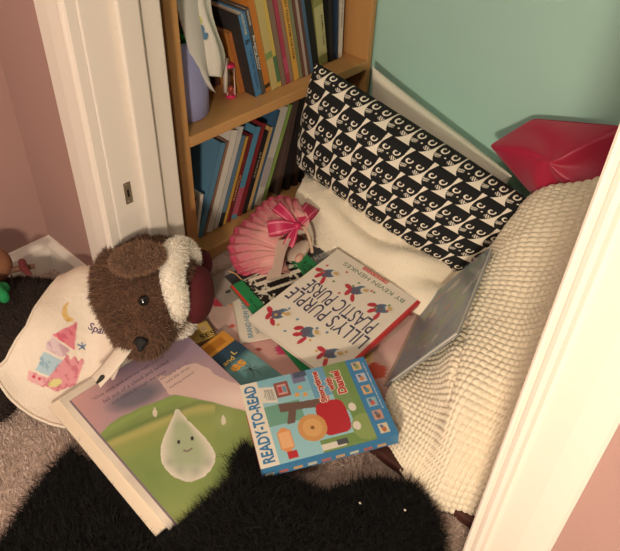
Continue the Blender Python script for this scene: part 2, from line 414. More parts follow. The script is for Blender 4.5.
LA = math.radians(-22)
def lower(y, T, H, D, c, lab, a=-22, x=-.945, **k):
    shelf_book(y, .0285, x, math.radians(a), T, H, D, lab+', lower shelf', c, group='books on the lower shelf', **k)
low = [
 (0.014, .215, .21, (92, 138, 168), 'large sky blue picture book at the near end', [], []),
 (0.007, .215, .20, (150, 112, 92), 'thin brown spine behind the sky blue book', [], []),
 (0.017, .232, .21, (226, 220, 210), 'white spined album right of the sky blue book', [], []),
 (0.012, .235, .21, (206, 202, 198), 'pale grey spine of a tall book beside the white album', [('JOURNAL', .12, 0, .004, .02, (60, 60, 60))], []),
 (0.012, .21, .19, (96, 126, 150), 'steel blue spine right of the pale grey one', [], [(.0, .16, (40, 40, 40))]),
 (0.007, .205, .19, (206, 160, 70), 'thin golden spine left of the dark red book', [], []),
 (0.013, .205, .19, (116, 40, 40), 'dark red spine with gold handwriting', [('Classics', .4, 0, .007, .06, (210, 170, 110))], []),
 (0.016, .215, .2, (88, 146, 178), 'bright blue book with a pale top edge', [], [(.05, .35, (190, 90, 110))]),
 (0.012, .218, .2, (134, 40, 46), 'crimson red book standing taller than its blue neighbour', [], []),
 (0.014, .195, .18, (34, 32, 34), 'black paperback with tan lettering', [('STORIES', .6, 0, .005, .06, (190, 170, 140))], []),
 (0.009, .2, .18, (208, 170, 112), 'tan spine right of the black paperback', [], []),
 (0.007, .235, .2, (60, 100, 132), 'thin dark blue folder', [], []),
 (0.024, .235, .2, (214, 208, 196), 'thick white album', [], [(.2, .5, (190, 180, 180))]),
 (0.009, .235, .2, (150, 178, 96), 'thin lime green spine', [], []),
]
y = .698
for T, H, D, c, lab, st, bd in low:
    lower(y, T, H, D, c, lab, stexts=st, bands=bd); y += T/math.cos(LA)+.0012
print('lower y', y)
y += .004; pa = 22
for T, H, c, lab, a in [(.010, .228, (90, 70, 62), 'brown book', 15), (.014, .238, (40, 34, 34), 'tall black binder spine', 11), (.014, .242, (58, 40, 34), 'tall dark brown album', 8), (.010, .245, (28, 26, 26), 'narrow black book', 6), (.010, .24, (178, 170, 164), 'pale grey book nearest the far end', 4)]:
    y += .24*(math.tan(math.radians(pa))-math.tan(math.radians(a)))+.001; pa = a
    lower(y, T, H, .2, c, lab+' beside the cat cushion', a=-a); y += T/math.cos(math.radians(a))
print('lower y end', y)
# small framed picture leaning in the near corner of the lower shelf
LP = np.array([-.94, .690, .029]); al = math.radians(-14)
yl = np.array([0, -math.sin(al), math.cos(al)]); nl = np.array([0, -math.cos(al), -math.sin(al)])
t = thing('framed_picture', 'small white edged framed picture leaning in the near corner of the lower shelf', 'picture', frame(LP, (1, 0, 0), yl, nl))
b = MB(); b.local = True
for q in [(-.14, 0, 0, .014, -.004, .004), (-.14, 0, .098, .112, -.004, .004), (-.14, -.126, .014, .098, -.004, .004), (-.014, 0, .014, .098, -.004, .004)]: b.box(*q)
b.build('border', mat('cream_frame', (216, 208, 196), .5), t, smooth=False, bevel=.001)
b = MB(); b.local = True; u, v = np.meshgrid(np.linspace(0, 1, 50), np.linspace(0, 1, 40)); C = ramp(u, v, (96, 76, 64))
pset(C, (abs(u-.5) < .36) & (abs(v-.5) < .34), (140, 124, 108)); pset(C, ell(u, v, .55, .5, .16, .24), (206, 200, 190)); pset(C, ell(u, v, .6, .45, .06, .1), (60, 70, 60))
b.grid(np.stack([-.126+u*.112, .014+v*.084, 0*u+.001], -1), 0, C); b.box(-.126, -.014, .014, .098, -.003, .0005)
b.build('print', COVERM, t, smooth=False)

# cup, paper, beads and sand timer on the upper shelf
c0 = np.array([-.985, .722, SZ])
t = thing('cup', 'lavender plastic cup standing at the near end of the upper shelf', 'cup', c0)
b = MB(); b.lathe([(.0, .0), (.046, .0), (.050, .004), (.0525, .05), (.049, .10), (.042, .135), (.040, .15), (.0375, .15), (.039, .135), (.046, .10), (.048, .05), (.045, .008), (0, .008)], M=Matrix.Translation(c0))
b.build('cup_body', mat('lavender_plastic', (150, 152, 196), .4, bump=.1, bscale=200), t)
BEAD = mat('shiny_green_bead', (36, 140, 66), .2)
t = thing('bead_string', 'string of small green beads heaped in the lavender cup', 'beads', c0+np.array([.03, 0, .12]))
b = MB()
for i in range(70):
    a = i*2.4; r = .030*math.sqrt((i % 35)/35); b.ball(c0+np.array([r*math.cos(a), r*math.sin(a), .140+.016*(i//35)+.006*math.sin(i*1.7)]), (.0055,)*3, n=5)
b.build('bead', BEAD, t, kind='stuff')
b = MB(); b.lathe([(0, .128), (.02, .130), (.0385, .131), (.0385, .124), (0, .122)], M=Matrix.Translation(c0), seg=24)
o = b.build('cup_disc', mat('dark_disc', (38, 36, 36), .8)); tag(o, 'dark cloth pouch stuffed in the lavender cup under the green beads', 'pouch')  # flat dark disc that fills the cup's opening
# white crumpled paper with blue butterfly
A0, A1 = at(198, -8, x=-.955), at(222, 8, x=-.955); 
net = []
for (l, r) in [((176, -22, -1.0), (218, -14, -.945)), ((180, 0, -.985), (216, 6, -.935)), ((192, 22, -.965), (222, 30, -.925)), ((200, 45, -.955), (231, 50, -.928)), ((203, 62, -.95), (233, 66, -.938)), ((206, 74, -.952), (229, 78, -.948))]:
    pl = at(l[0], l[1], x=l[2]); pr = at(r[0], r[1], x=r[2]); net.append([pl+(pr-pl)*k+np.array([.018*math.sin(k*PI*1.5), 0, .004*math.sin(9*k+l[1])]) for k in np.linspace(0, 1, 6)])
P = bspline(net, 70, 50); PX, PY = proj(P); C = ramp(PX, PY, (222, 218, 206))
pset(C, ell(PX, PY, 202, 29, 2.6, 5, -.2) | ell(PX, PY, 205.5, 36, 3, 4, .3), (84, 128, 158)); pset(C, ell(PX, PY, 200.5, 20, 1.5, 5, -.3), (190, 196, 110))
t = thing('paper', 'crumpled white paper with blue butterfly print tucked beside the lavender cup', 'paper', at(213, 88, z=SZ))
b = MB(); b.grid(P, 0, C); b.build('printed_sheet', COVERM, t, solid=.0006)
net = []
for (l, r) in [((172, -14, -.965), (204, -8, -.965)), ((178, 14, -.952), (205, 20, -.955)), ((186, 40, -.945), (206, 45, -.95)), ((191, 60, -.942), (206, 66, -.945)), ((200, 79, -.942), (209, 81, -.94)), ((212, 91, -.944), (214.5, 92, -.940))]:
    pl = at(l[0], l[1], x=l[2]); pr = at(r[0], r[1], x=r[2]); net.append([pl+(pr-pl)*k+np.array([.008*math.sin(k*PI), 0, 0]) for k in np.linspace(0, 1, 5)])
b = MB(); b.grid(bspline(net, 40, 24), 0, (206, 204, 198)); b.build('folded_corner', COVERM, t, solid=.0006)
pl = [(222.5, 60), (229, 60), (223.5, 94), (228, 93)]
b = MB(); b.grid([[at(222.5, 58, x=-.975), at(226, 58, x=-.968), at(229, 58, x=-.975)], [at(223, 76, x=-.972), at(226, 76, x=-.965), at(228.5, 76, x=-.972)], [at(223.5, 92.5, x=-.972), at(226, 93, x=-.966), at(228, 92, x=-.972)]], 0, (212, 204, 192)); b.build('torn_strip', COVERM, t, solid=.0006)
# dark wooden block behind the paper, a cream envelope strip
bc = at(221, 88, z=SZ)
b = MB(); b.box(bc[0]-.03, bc[0]-.012, bc[1]-.004, bc[1]+.012, SZ, SZ+.06); o = b.build('toy_block', mat('dark_brown_wood', (86, 56, 42), .6, wood=(1, 1, .2)), smooth=False, bevel=.002)
tag(o, 'upright dark brown wooden toy block behind the crumpled white paper', 'block')
tp = at(231.5, 98, z=SZ)
t = thing('sand_timer', 'small pink capped sand timer on the upper shelf front edge', 'sand timer', tp)
PINK = mat('hot_pink_plastic', (214, 44, 100), .3)
T0 = Matrix.Translation(tp+np.array([-.004, .002, .0005]))
for z0 in (0, .064):
    b = MB(); b.lathe([(0, z0), (.0100, z0), (.0108, z0+.001), (.0108, z0+.005), (.0100, z0+.006), (0, z0+.006)], 24, M=T0); b.build('cap', PINK, t)
b = MB(); b.lathe([(.0085, .006), (.0085, .022), (.006, .029), (.0016, .034), (.0016, .036), (.006, .041), (.0085, .048), (.0085, .064)], 24, M=T0)
b.build('glass', mat('timer_glass', (240, 240, 240), .03, trans=1, ior=1.1), t, solid=.0006)
b = MB(); b.lathe([(0, .0065), (.0078, .0065), (.0078, .018), (.004, .024), (0, .026)], 20, M=T0); b.build('sand', mat('pink_sand', (226, 110, 96), .9, var=.2, vscale=900), t)
b = MB()
for k in range(3):
    a = k*2.1+.5; b.tube([tp+np.array([-.004+0.0092*math.cos(a), .002+.0092*math.sin(a), z]) for z in (.004, .066)], .0011, 8)
b.build('post', mat('clear_plastic_post', (226, 200, 190), .3), t)

# ================================================================== CLOSET FLOOR
MATF = mat('printed_mat_fabric', (255, 255, 255), .85, attr=True, bump=.3, bscale=500)
b = MB(); x0, x1, y0, y1 = -.825, .32, .574, 1.205
nx, ny = 260, 170
u, v = np.meshgrid(np.linspace(0, 1, nx), np.linspace(0, 1, ny)); X = x0+u*(x1-x0); yf = .505+.069*np.clip((X+.50)/.07, 0, 1)+.004*np.sin(X*40); Y = yf+v*(y1-yf)
C = ramp(X, Y, (206, 158, 150)); mixc(C, (noise2(X, Y, 14, 3)-.45)*3, (222, 190, 180)); 
g = np.random.default_rng(5)
for k in range(330):
    px, py = g.uniform(x0, x1), g.uniform(y0, y1); c = [(196, 60, 84), (222, 150, 70), (200, 84, 66), (150, 60, 60), (224, 186, 120), (196, 60, 100)][g.integers(6)]
    r = g.uniform(.004, .016)
    for q in range(5 if r > .009 else 1): pset(C, ell(X, Y, px+r*.7*math.cos(q*1.26)*(r > .009), py+r*.7*math.sin(q*1.26)*(r > .009), r*.6, r*.6), c)
Z = .017-.012*np.clip((.56-Y)/.03, 0, 1)*(X < -.44)+.001*noise2(X, Y, 20, 9); b.grid(np.stack([X, Y, Z], -1), 0, C); b.box(-.43, x1, y0, y1, .001, .0165, 0, (150, 100, 90)); b.box(x0, -.43, .62, y1, .001, .0165, 0, (150, 100, 90))
t = thing('play_mat', 'pink floral play mat with dark brown edge on the closet floor', 'mat', ((x0+x1)/2, (y0+y1)/2, 0))
b.build('mat_top', MATF, t, smooth=False)
b = MB(); b.box(-.445, x1, .553, .574, .0, .019); b.build('edge_band', mat('dark_brown_binding', (70, 36, 28), .6, bump=.2), t, smooth=False, bevel=.004)

# ------------------------------------------------------------------ books on the floor
MZ = .019
def floor_book(name, label, corners, z, T, cat='book', tilt=.12, mid=(0, 0), paint=None, cov=(230, 220, 210), **k):
    c, x, y, n, W, H = fit(corners, z, tilt, mid)
    print(name, 'W %.3f H %.3f' % (W, H), c)
    return book(name, label, cat, frame(c-n*T, x, y, n), W, H, T, cov, paint, res=.0013, **k), (c, x, y, n, W, H)
INK = (70, 66, 92)
# yellow activity card and teal picture book half under the open book
def p_yellow(u, v, W, H):
    C = ramp(u, v, (222, 184, 104)); pset(C, ell(u, v, .8, .62, .09, .16), (214, 200, 150)); pset(C, ell(u, v, .8, .62, .06, .1), (196, 110, 130)); pset(C, ell(u, v, .8, .62, .03, .06), (226, 200, 120))
    pset(C, ell(u, v, .55, .75, .05, .06), (170, 120, 60)); return C
floor_book('activity_book', 'yellow activity book lying on the mat by the maroon hat', [(176, 333), (207, 320), (214, 334), (184, 350)], .026, .004, tilt=.04, paint=p_yellow, cov=(214, 176, 100),
           texts=[('SES', .8, .2, .012, .03, (60, 50, 40), 0, .02)])
def p_teal(u, v, W, H):
    C = ramp(u, v, (92, 138, 142)); mixc(C, (noise2(u, v, 6, 4)-.4)*2, (120, 160, 156)); mixc(C, (.36-u)*14, (46, 70, 88)); pset(C, u < .15, (206, 142, 56)); pset(C, ell(u, v, .09, .3, .07, .08), (150, 96, 50)); pset(C, (u < .15) & (abs(u-.075) < .04) & (abs(v-.68) < .2), (176, 112, 40))
    for sx, sy in ((.47, .74), (.78, .5)):
        pset(C, ell(u, v, sx, sy, .016, .02), (24, 26, 32))
        for k in range(6):
            a = k*1.047+.3
            for q in np.linspace(0, 1, 30): pset(C, ell(u, v, sx+.11*q*math.cos(a), sy+.11*q*math.sin(a)+.03*math.sin(q*3), .003, .004), (40, 44, 50))
    for sx, sy in ((.5, .25), (.62, .35), (.7, .8)):
        pset(C, ell(u, v, sx, sy, .05, .03), (170, 176, 168)); pset(C, ell(u, v, sx-.02, sy+.03, .02, .02), (110, 96, 80))
    return C
floor_book('picture_book', 'dark teal picture book with spiders and orange letters, half under the open book', [(178, 364), (224.5, 329), (306, 396), (262, 440)], .029, .007, tilt=.04, cov=(60, 90, 100),
   paint=lambda u, v, W, H: p_teal(1-v, u, W, H),
   texts=[('and', .62, .72, .010, .024, (222, 190, 90), 0, .01), ('es', .66, .625, .015, .030, (226, 158, 60), 0, .03), ('L', .80, .755, .010, .008, (222, 190, 90), 0, .02)])
# white leaflet with blue heading
def p_leaf(u, v, W, H):
    C = ramp(u, v, (232, 220, 202))
    for k in range(14):
        a = .26+.03*k
        if k < 9: pset(C, (abs(u-a) < .006) & (v > .08) & (v < .6+.3*math.sin(k*2.1)**2) & (np.sin(v*H*3200+k) > -.4), (120, 130, 140))
    pset(C, abs(u-.57) < .012, (90, 120, 150)); pset(C, abs(u-.61) < .008, (170, 120, 110)); pset(C, u > .78, (70, 100, 140)); pset(C, (u > .66) & (u < .74), (214, 196, 176)); return C
floor_book('leaflet', 'white paperback with a small blue heading, mostly under the green book', [(227, 281), (292, 268), (302, 331), (241.5, 343)], .026, .004, tilt=.05, paint=p_leaf, cov=(230, 218, 200),
           texts=[('BRAND NEW READERS', .17, .40, .010, .13, (70, 140, 170), PI/2, .01)])
# dark glossy book between the heaps
def p_dark(u, v, W, H):
    C = ramp(u, v, (92, 92, 96)); mixc(C, (noise2(u, v, 5, 8)-.45)*3, (130, 128, 130)); pset(C, (v > .9), (40, 46, 54)); pset(C, (u > .93), (30, 34, 40)); return C
floor_book('glossy_book', 'dark grey glossy book with pale letters behind the green book', [(285, 262), (348, 236), (392, 276), (330, 305)], .032, .006, paint=p_dark, cov=(40, 44, 50),
           texts=[('H', .56, .84, .014, .012, (190, 190, 186), .0, .02), ('TALES', .4, .84, .012, .04, (170, 170, 166), 0, .02)])
def p_grey(u, v, W, H):
    C = ramp(u, v, (168, 156, 148)); pset(C, (abs(u-.6) < .2) & (abs(v-.6) < .25), (60, 62, 66)); pset(C, ell(u, v, .25, .35, .06, .05), (60, 70, 66)); pset(C, ell(u, v, .4, .2, .04, .04), (120, 130, 120)); return C
floor_book('board_book', 'pale grey board book lying at the foot of the bookcase', [(205, 283), (247, 258), (268, 283), (224, 307)], .025, .0045, tilt=.04, paint=p_grey, cov=(170, 160, 150))
# green book with black and white drawing
def p_green(u, v, W, H):
    C = ramp(u, v, (40, 132, 78)); n1 = noise2(u, v, 30, 2); n2 = noise2(u, v, 8, 11)
    inn = (v > .16+.06*(n1-.5)) & (v < .78+.08*(n1-.5)) & (u > -.1) & (u < .62+.1*(n1-.5))
    edge = np.minimum(np.minimum(v-.16, .80-v), .62-u)
    pset(C, inn, (24, 24, 24)); pset(C, inn & (n1 > .6-.0*u) & (edge < .2), (214, 206, 186)); pset(C, inn & (n1 > .56) & (u > .34), (196, 190, 168))
    for k, (o_, w) in enumerate([(.03, .016), (.10, .02), (.19, .014)]):
        pset(C, inn & (abs(u-o_-.10*(v-.2)) < w) & (v > .24), (222, 212, 192))
    pset(C, ell(u, v, .36, .50, .05, .07, .3) | ell(u, v, .41, .43, .06, .10, .5) | ell(u, v, .45, .36, .03, .05), (232, 222, 204))
    pset(C, inn & (u < .015), (222, 212, 192))
    pset(C, (v < .03) & (u > .0) & (u < .26), (206, 62, 58)); return C
gb, _ = floor_book('picture_book', 'green paperback with a black and white drawing, under the white book', [(306, 249), (379, 331), (304, 374), (231.5, 287)], .036, .005, tilt=.06, paint=p_green, cov=(36, 124, 72), back=(36, 124, 72),
           texts=[('A STORY', .18, .90, .012, .045, (30, 60, 40), 0, .02), ('TALE', .18, .83, .009, .03, (30, 60, 40), 0, .02), ('by an author', .34, .075, .006, .07, (20, 40, 26), 0, .01)])
# white book with purple title
def sprig(C, u, v, cx, cy, s, k):
    e = lambda x, y, rx, ry, a=0: ell(u, v, cx+x*s, cy+y*s, rx*s, ry*s, a)
    pset(C, e(0, -.1, .5, .34, .5+k), (84, 112, 134)); pset(C, e(.2, .1, .34, .3, -.4+k), (100, 96, 116)); pset(C, e(-.35, -.35, .36, .26, k), (226, 214, 196)); pset(C, e(-.35, -.35, .2, .13, k), (206, 170, 110))
    pset(C, e(.45, .45, .3, .16, 1.2+k) | e(.75, .1, .3, .16, .4-k) | e(-.1, .6, .14, .34, .3+k), (190, 52, 66))
def p_white(u, v, W, H):
    C = ramp(u, v, (234, 222, 206))
    for i, (cx, cy) in enumerate([(.20, .83), (.50, .80), (.83, .82), (.20, .26), (.50, .24), (.84, .26)]): sprig(C, u, v, cx, cy, .135, [.3, -.4, .8, -.2, .5, .1][i])
    g = np.random.default_rng(3)
    for k in range(26):
        cx, cy = g.uniform(.05, .95), [g.uniform(.68, .95), g.uniform(.12, .36)][k % 2]; pset(C, ell(u, v, cx, cy, .012, .012), [(210, 170, 90), (120, 150, 90), (110, 140, 170), (206, 90, 90)][k % 4])
    pset(C, u < .035, (204, 52, 54)); pset(C, (v < .035) & (u > .36) & (u < .66), (204, 56, 56)); return C
lb, _ = floor_book('picture_book', 'white picture book with purple title and red spine, topmost on the heap', [(334, 391), (255, 316), (336, 248), (415, 299)], .052, .009, tilt=.07, paint=p_white, cov=(226, 214, 198), spine=(204, 52, 54),
           texts=[("LILLY'S PURPLE", .51, .60, .036, .185, INK, 0, .004), ('PLASTIC PURSE', .51, .45, .036, .165, INK, 0, .004), ('BY KEVIN HENKES', .47, .085, .011, .15, (120, 136, 110), 0, .008), ('SCHOLASTIC', .51, .018, .005, .06, (240, 220, 200), 0, .01)])
# ready-to-read storybook box
BLUE = (66, 128, 176)
def p_box(u, v, W, H):   # u reading right (up in the photo) , v up
    C = ramp(u, v, (140, 190, 200)); pset(C, (v < .60) & (u > .0), (150, 196, 204))
    return C
def p_box2(s, t, W, H):   # s: from the white strip to the blue one, t: towards the far long edge
    C = ramp(s, t, (150, 196, 204))
    pset(C, t > .74, (134, 186, 200)); mixc(C, (noise2(s, t, 7, 6)-.5)*.8, (170, 206, 208))
    pset(C, (s > .12) & (s < .40) & (t > .42) & (t < .66), (112, 160, 140))
    pset(C, (abs(t-.60+.16*(s-.3)) < .045+.05*np.abs(s-.42)) & (s > .24) & (s < .60), (112, 88, 80))
    pset(C, (abs(s-.33-.25*(t-.55)) < .03) & (t > .40) & (t < .62), (112, 88, 80))
    pset(C, (abs(s-.305) < .055) & (abs(t-.83) < .095), (150, 84, 72)); pset(C, (abs(s-.305) < .036) & (abs(t-.83) < .065), (206, 160, 150)); pset(C, (abs(s-.29) < .014) & (abs(t-.83) < .04), (190, 70, 80)); pset(C, (abs(s-.32) < .014) & (abs(t-.83) < .04), (110, 150, 170))
    for fx, fy in ((.44, .80), (.40, .72), (.46, .70), (.43, .9)): pset(C, ell(s, t, fx, fy, .018, .026), (226, 164, 90))
    pset(C, (s > .40) & (s < .50) & (t > .86), (120, 120, 150)); pset(C, (s > .42) & (s < .56) & (t > .93), (80, 90, 110))
    pset(C, ell(s, t, .585, .62, .04, .1), (214, 140, 110))
    # meadow
    pset(C, (s > .68+.05*np.sin(t*5)) | ((t < .14) & (s > .45)), (118, 146, 84)); pset(C, ell(s, t, .80, .17, .10, .15), (142, 160, 96))
    pset(C, (s > .52) & (s < .66) & (t > .62), (110, 160, 190)); pset(C, (s > .66) & (s < .78) & (t > .40), (126, 150, 96))
    # plain red cushion and a tan round pouffe (generic furniture in the picture)
    pset(C, (abs(s-.60) < .11) & (abs(t-.36) < .2) & (((abs(s-.6)/.11)**4+(abs(t-.36)/.2)**4) < 1), (182, 46, 56))
    pset(C, ell(s, t, .43, .30, .105, .155), (206, 150, 92)); pset(C, ell(s, t, .43, .30, .07, .105), (216, 166, 108)); pset(C, ell(s, t, .43, .30, .015, .02), (140, 92, 60))
    pset(C, ell(s, t, .76, .42, .028, .05), (224, 214, 200)); pset(C, ell(s, t, .74, .2, .028, .05), (224, 214, 200))
    pset(C, (s > .45) & (s < .62) & (t < .09) & (t > .02), (222, 214, 200)); pset(C, (s > .56) & (s < .64) & (t < .1) & (t > .04), (80, 80, 86))
    # white strip, price sticker, orange plaque
    pset(C, s < .135, (232, 222, 204)); pset(C, (abs(s-.19) < .055) & (abs(t-.80+.3*(s-.19)) < .10), (226, 218, 204))
    for k in range(6): pset(C, (abs(s-.205-.012*(k-2.5)) < .003) & (abs(t-.80+.3*(s-.19)) < .07), (150, 146, 140))
    pset(C, ell(s, t, .22, .24, .05, .14) | ((abs(s-.22) < .05) & (abs(t-.24) < .1)), (222, 150, 96)); pset(C, (abs(s-.22) < .04) & (abs(t-.24) < .09), (232, 178, 130)); pset(C, (abs(s-.24) < .035) & (abs(t-.07) < .04), (186, 50, 56))
    # blue strip with six little pictures
    pset(C, s > .845+.0*t, BLUE)
    for k in range(6):
        c = .10+.16*k; j = np.random.default_rng(k)
        pset(C, (abs(s-.915) < .034) & (abs(t-c) < .055), [(210, 200, 170), (196, 150, 130), (150, 180, 190), (214, 170, 120), (190, 190, 200), (206, 180, 140)][k])
        pset(C, ell(s, t, .915, c-.01, .018, .03), [(190, 110, 70), (120, 90, 80), (200, 90, 80), (90, 140, 150), (196, 130, 80), (140, 150, 90)][k]); pset(C, ell(s, t, .905, c+.025, .012, .02), (90, 110, 140))
    return C
# reading right = from the near long edge to the far one; reading up = towards the white strip
bx = [(262, 473), (240, 388), (371, 351), (397.5, 432)]
c, x, y, n, W, H = fit(bx, .074, .05)
H *= .965; W *= .98; c = c+y*.004; print('box', W, H, c); BT = .024
root = thing('storybook', 'thick blue storybook lettered READY-TO-READ lying in front of the white book', 'book', frame(c-n*BT, x, y, n))
b = MB(); b.local = True
nx, ny = int(W/.001), int(H/.001); u, v = np.meshgrid(np.linspace(0, 1, nx), np.linspace(0, 1, ny))
b.grid(np.stack([(u-.5)*W, (v-.5)*H, 0*u+BT], -1), 0, p_box2(1-v, u, W, H))
b.box(-W/2, W/2, -H/2, H/2, BT-.0018, BT-.0001, 0, (84, 140, 170)); b.box(-W/2, W/2, -H/2, H/2, 0, .0018, 0, (176, 52, 56))
b.box(-W/2-.0002, -W/2+.0018, -H/2, H/2, 0, BT-.0001, 0, (72, 132, 176)); b.box(-W/2, W/2, -H/2-.0002, -H/2+.0018, 0, BT-.0001, 0, BLUE)
for k in range(9): b.box(-W/2-.0006, -W/2, -H/2+.02+.022*k, -H/2+.034+.022*k, .003, .009, 0, [(214, 170, 120), (190, 110, 100), (206, 200, 180)][k % 3])
def bt(s, px, py, h, w, col, ang=0, bold=.02):   # text at a (strip, far) place; reading along x
    put_text(b, s, ((py-.5)*W, (.5-px)*H, BT+.0004), (math.cos(ang), math.sin(ang), 0), (-math.sin(ang), math.cos(ang), 0), h, w, 0, col, 0, bold)
bt('READY-TO-READ', .068, .5, H*.088, W*.92, (60, 124, 170), 0, .03)
for s, a, p, hh, ww in [('Storytime', .585, .76, .062, .40), ('with', .665, .79, .05, .17), ('Daniel', .735, .74, .066, .30)]:
    for dx, dy in ((-.007, 0), (.007, 0), (0, .007), (0, -.007)):
        put_text(b, s, ((.8-.5+0*p)*W*1+dx*W-.05*W, (.5-(a+dy))*H, BT+.0003), (1, 0, 0), (0, 1, 0), H*hh, W*ww, 0, (238, 226, 210), 0, .05)
    put_text(b, s, ((.8-.5)*W-.05*W, (.5-a)*H, BT+.0006), (1, 0, 0), (0, 1, 0), H*hh, W*ww, 0, (196, 60, 56), 0, .03)
bt('Includes 6 stories for beginning readers!', .972, .62, H*.016, W*.6, (226, 226, 220), 0, .01)
bt('Not For Sale', .17, .82, H*.01, W*.10, (90, 86, 84), -.3, .01)
b.build('cover', COVER, root, smooth=False)
b = MB(); b.local = True; b.box(-W/2+.003, W/2-.003, -H/2+.003, H/2-.002, .0018, BT-.0018); b.build('page_block', PAGE, root, smooth=False)

# glossy plastic covered book leaning on the blanket
def p_gloss(u, v, W, H):
    C = ramp(u, v, (112, 126, 132)); n1 = noise2(u, v, 6, 21); n2 = noise2(u, v, 9, 22)
    mixc(C, (n1-.5)*4, (150, 140, 140)); mixc(C, (n2-.56)*6, (78, 112, 140)); pset(C, (n2 < .33) & (n1 > .4), (120, 150, 110)); pset(C, (n1 < .3), (160, 110, 112)); pset(C, (n1 > .68) & (n2 > .5), (196, 190, 180))
    pset(C, u < .06, (196, 164, 116))
    for k in range(10): pset(C, (abs(v-.92+.035*k) < .006) & (u > .45) & (u < .9) & (np.sin(u*140+k*3) > -.3), (96, 104, 110))
    return C
root, _ = floor_book('plastic_covered_book', 'glossy grey blue book in clear plastic leaning on the white blanket', [(424, 303), (489, 247), (457, 333), (383, 384)], .118, .007, tilt=.1, mid=(1.68, .55), paint=p_gloss, cov=(150, 156, 160))
b = MB(); b.local = True; c, x, y, n, W, H = _
b.box(-W/2-.004, W/2+.004, -H/2-.004, H/2+.004, .0072, .0078)
b.build('plastic_sleeve', mat('clear_plastic', (225, 235, 240), .08, trans=0, alpha=.12, ior=1.45), root, smooth=False)

# ------------------------------------------------------------------ the open book with the little drop
oc = [(57.5, 397), (182, 322), (281, 432), (179, 532)]
c, x, y, n, W, H = fit(oc, .044, .06); print('open book', W, H, c)
root = thing('picture_book', 'open picture book, smiling water drop on a green hill, lying on the black rug', 'book', frame(c-n*.012, x, y, n))
def p_drop(u, v, P):
    """the illustration, drawn on the page in the proportions the photo shows"""
    X, Y = proj(P); n1 = noise2(u, v, 4, 31); n2 = noise2(u, v, 14, 32)
    C = ramp(u, v, (170, 140, 146)); mixc(C, (392-Y-.35*(X-120)+30*(n1-.5))/50, (128, 112, 142)); mixc(C, (118-X)/40+.4*(n1-.5), (196, 150, 146))
    mixc(C, 1.25-((X-136)/30)**2-((Y-397+.62*(X-136)*.55)/12)**2, (112, 106, 116))
    mixc(C, poly_in(X+6*(n1-.5), Y+6*(n2-.5), [(156, 376), (172, 372), (196, 362), (262, 398), (262, 420), (214, 402), (186, 396), (170, 394)])*.85, (216, 184, 172))
    mixc(C, np.exp(-(((X-236)/26)**2+((Y-398)/12)**2))*.8, (228, 206, 196))
    hx = [60, 98, 112, 135, 150, 175, 195, 215, 245, 300]; hy = [452, 436, 421, 409, 403, 394, 398, 402, 410, 420]
    hy_ = np.interp(X, hx, hy)+2*(n2-.5); gr = np.clip((Y-hy_)/1.5, 0, 1)
    G = (1-n1)[..., None]*lin((104, 132, 70))+n1[..., None]*lin((140, 152, 88))
    C = C*(1-gr[..., None])+G*gr[..., None]
    for (xs_, ys_, w, c, a) in [([60, 113, 150, 188, 225], [470, 443, 428, 410, 405], 6, (184, 172, 106), .75), ([60, 114, 150, 200], [462, 436, 420, 402], 3, (84, 114, 62), .6), ([60, 120, 160, 200], [480, 452, 436, 430], 9, (150, 156, 84), .5), ([60, 110, 140, 176], [446, 428, 412, 398], 4, (146, 166, 92), .5)]:
        mixc(C, gr*a*np.exp(-((Y-np.interp(X, xs_, ys_))/w)**2)*(X < 215), c)
    mixc(C, gr*np.clip((Y-470)/60, 0, 1)*.6, (150, 156, 92)); mixc(C, np.exp(-(((X-224)/9)**2+((Y-421)/9)**2))*.4, (170, 176, 120))
    # the drop: round belly drawn up to a leaning tip
    wd = np.interp(Y, [409, 415, 422, 430, 438, 446, 454, 462, 470, 477, 482], [1.5, 4.5, 9.5, 15.5, 21, 25.3, 27.5, 26.8, 22.5, 15, 2]); cx = np.interp(Y, [409, 420, 436, 454, 482], [177, 179.5, 184, 188, 189])
    e = abs(X-cx)/np.maximum(wd, .1); dm = (e < 1) & (Y > 409) & (Y < 482)
    mixc(C, dm*.65, (176, 184, 160)); mixc(C, dm*np.clip(e*1.5-.5, 0, 1)**1.5*.9, (226, 214, 200)); mixc(C, dm*np.clip((Y-462)/16, 0, 1)*(.4+n2*.6), (220, 208, 196)); mixc(C, dm*np.clip((424-Y)/14, 0, 1)*.7, (226, 214, 200))
    for fx, fy in ((170, 462), (180, 470), (196, 471), (208, 462)): mixc(C, dm*np.exp(-(((X-fx)/5)**2+((Y-fy)/5)**2))*.5, (150, 150, 134))
    for ex, ey in ((178.6, 442), (192.2, 438.5)): pset(C, ell(X, Y, ex, ey, 1.5, 2.1), (44, 40, 44))
    for q in np.linspace(-1, 1, 24): pset(C, ell(X, Y, 188+4*q, 451-1.6*q*q-1.0*q, .7, .7), (120, 90, 90))
    for fx, fy in ((155, 413), (223.5, 421)): pset(C, ell(X, Y, fx, fy, 2.4, 4) | ell(X, Y, fx-.4, fy-3, 1.2, 3), (212, 200, 180))
    mixc(C, (u < .012)*1., (120, 104, 116))
    return C
def uvp(px_, py_):   # photo place -> page frame
    d_ = R@_d(px_, py_); q = CAM+d_*(((c-CAM)@n)/(d_@n)); return (q-c)@x, (q-c)@y
T = .012
b = MB(); b.local = True; nx, ny = int(W/.0012), int(H/.0012)
u, v = np.meshgrid(np.linspace(0, 1, nx), np.linspace(0, 1, ny)); s0 = .962; px = -W/2+.006; pw = W-.006; py0 = -H/2; ph = H*.945
b.grid(np.stack([px+u*pw, py0+v*ph, 0*u+T], -1), 0, p_drop(u, v, c+((px+u*pw)[..., None])*x+((py0+v*ph)[..., None])*y)); b.box(px, px+pw, py0, py0+ph, T-.002, T-.00005, 0, (150, 134, 140))
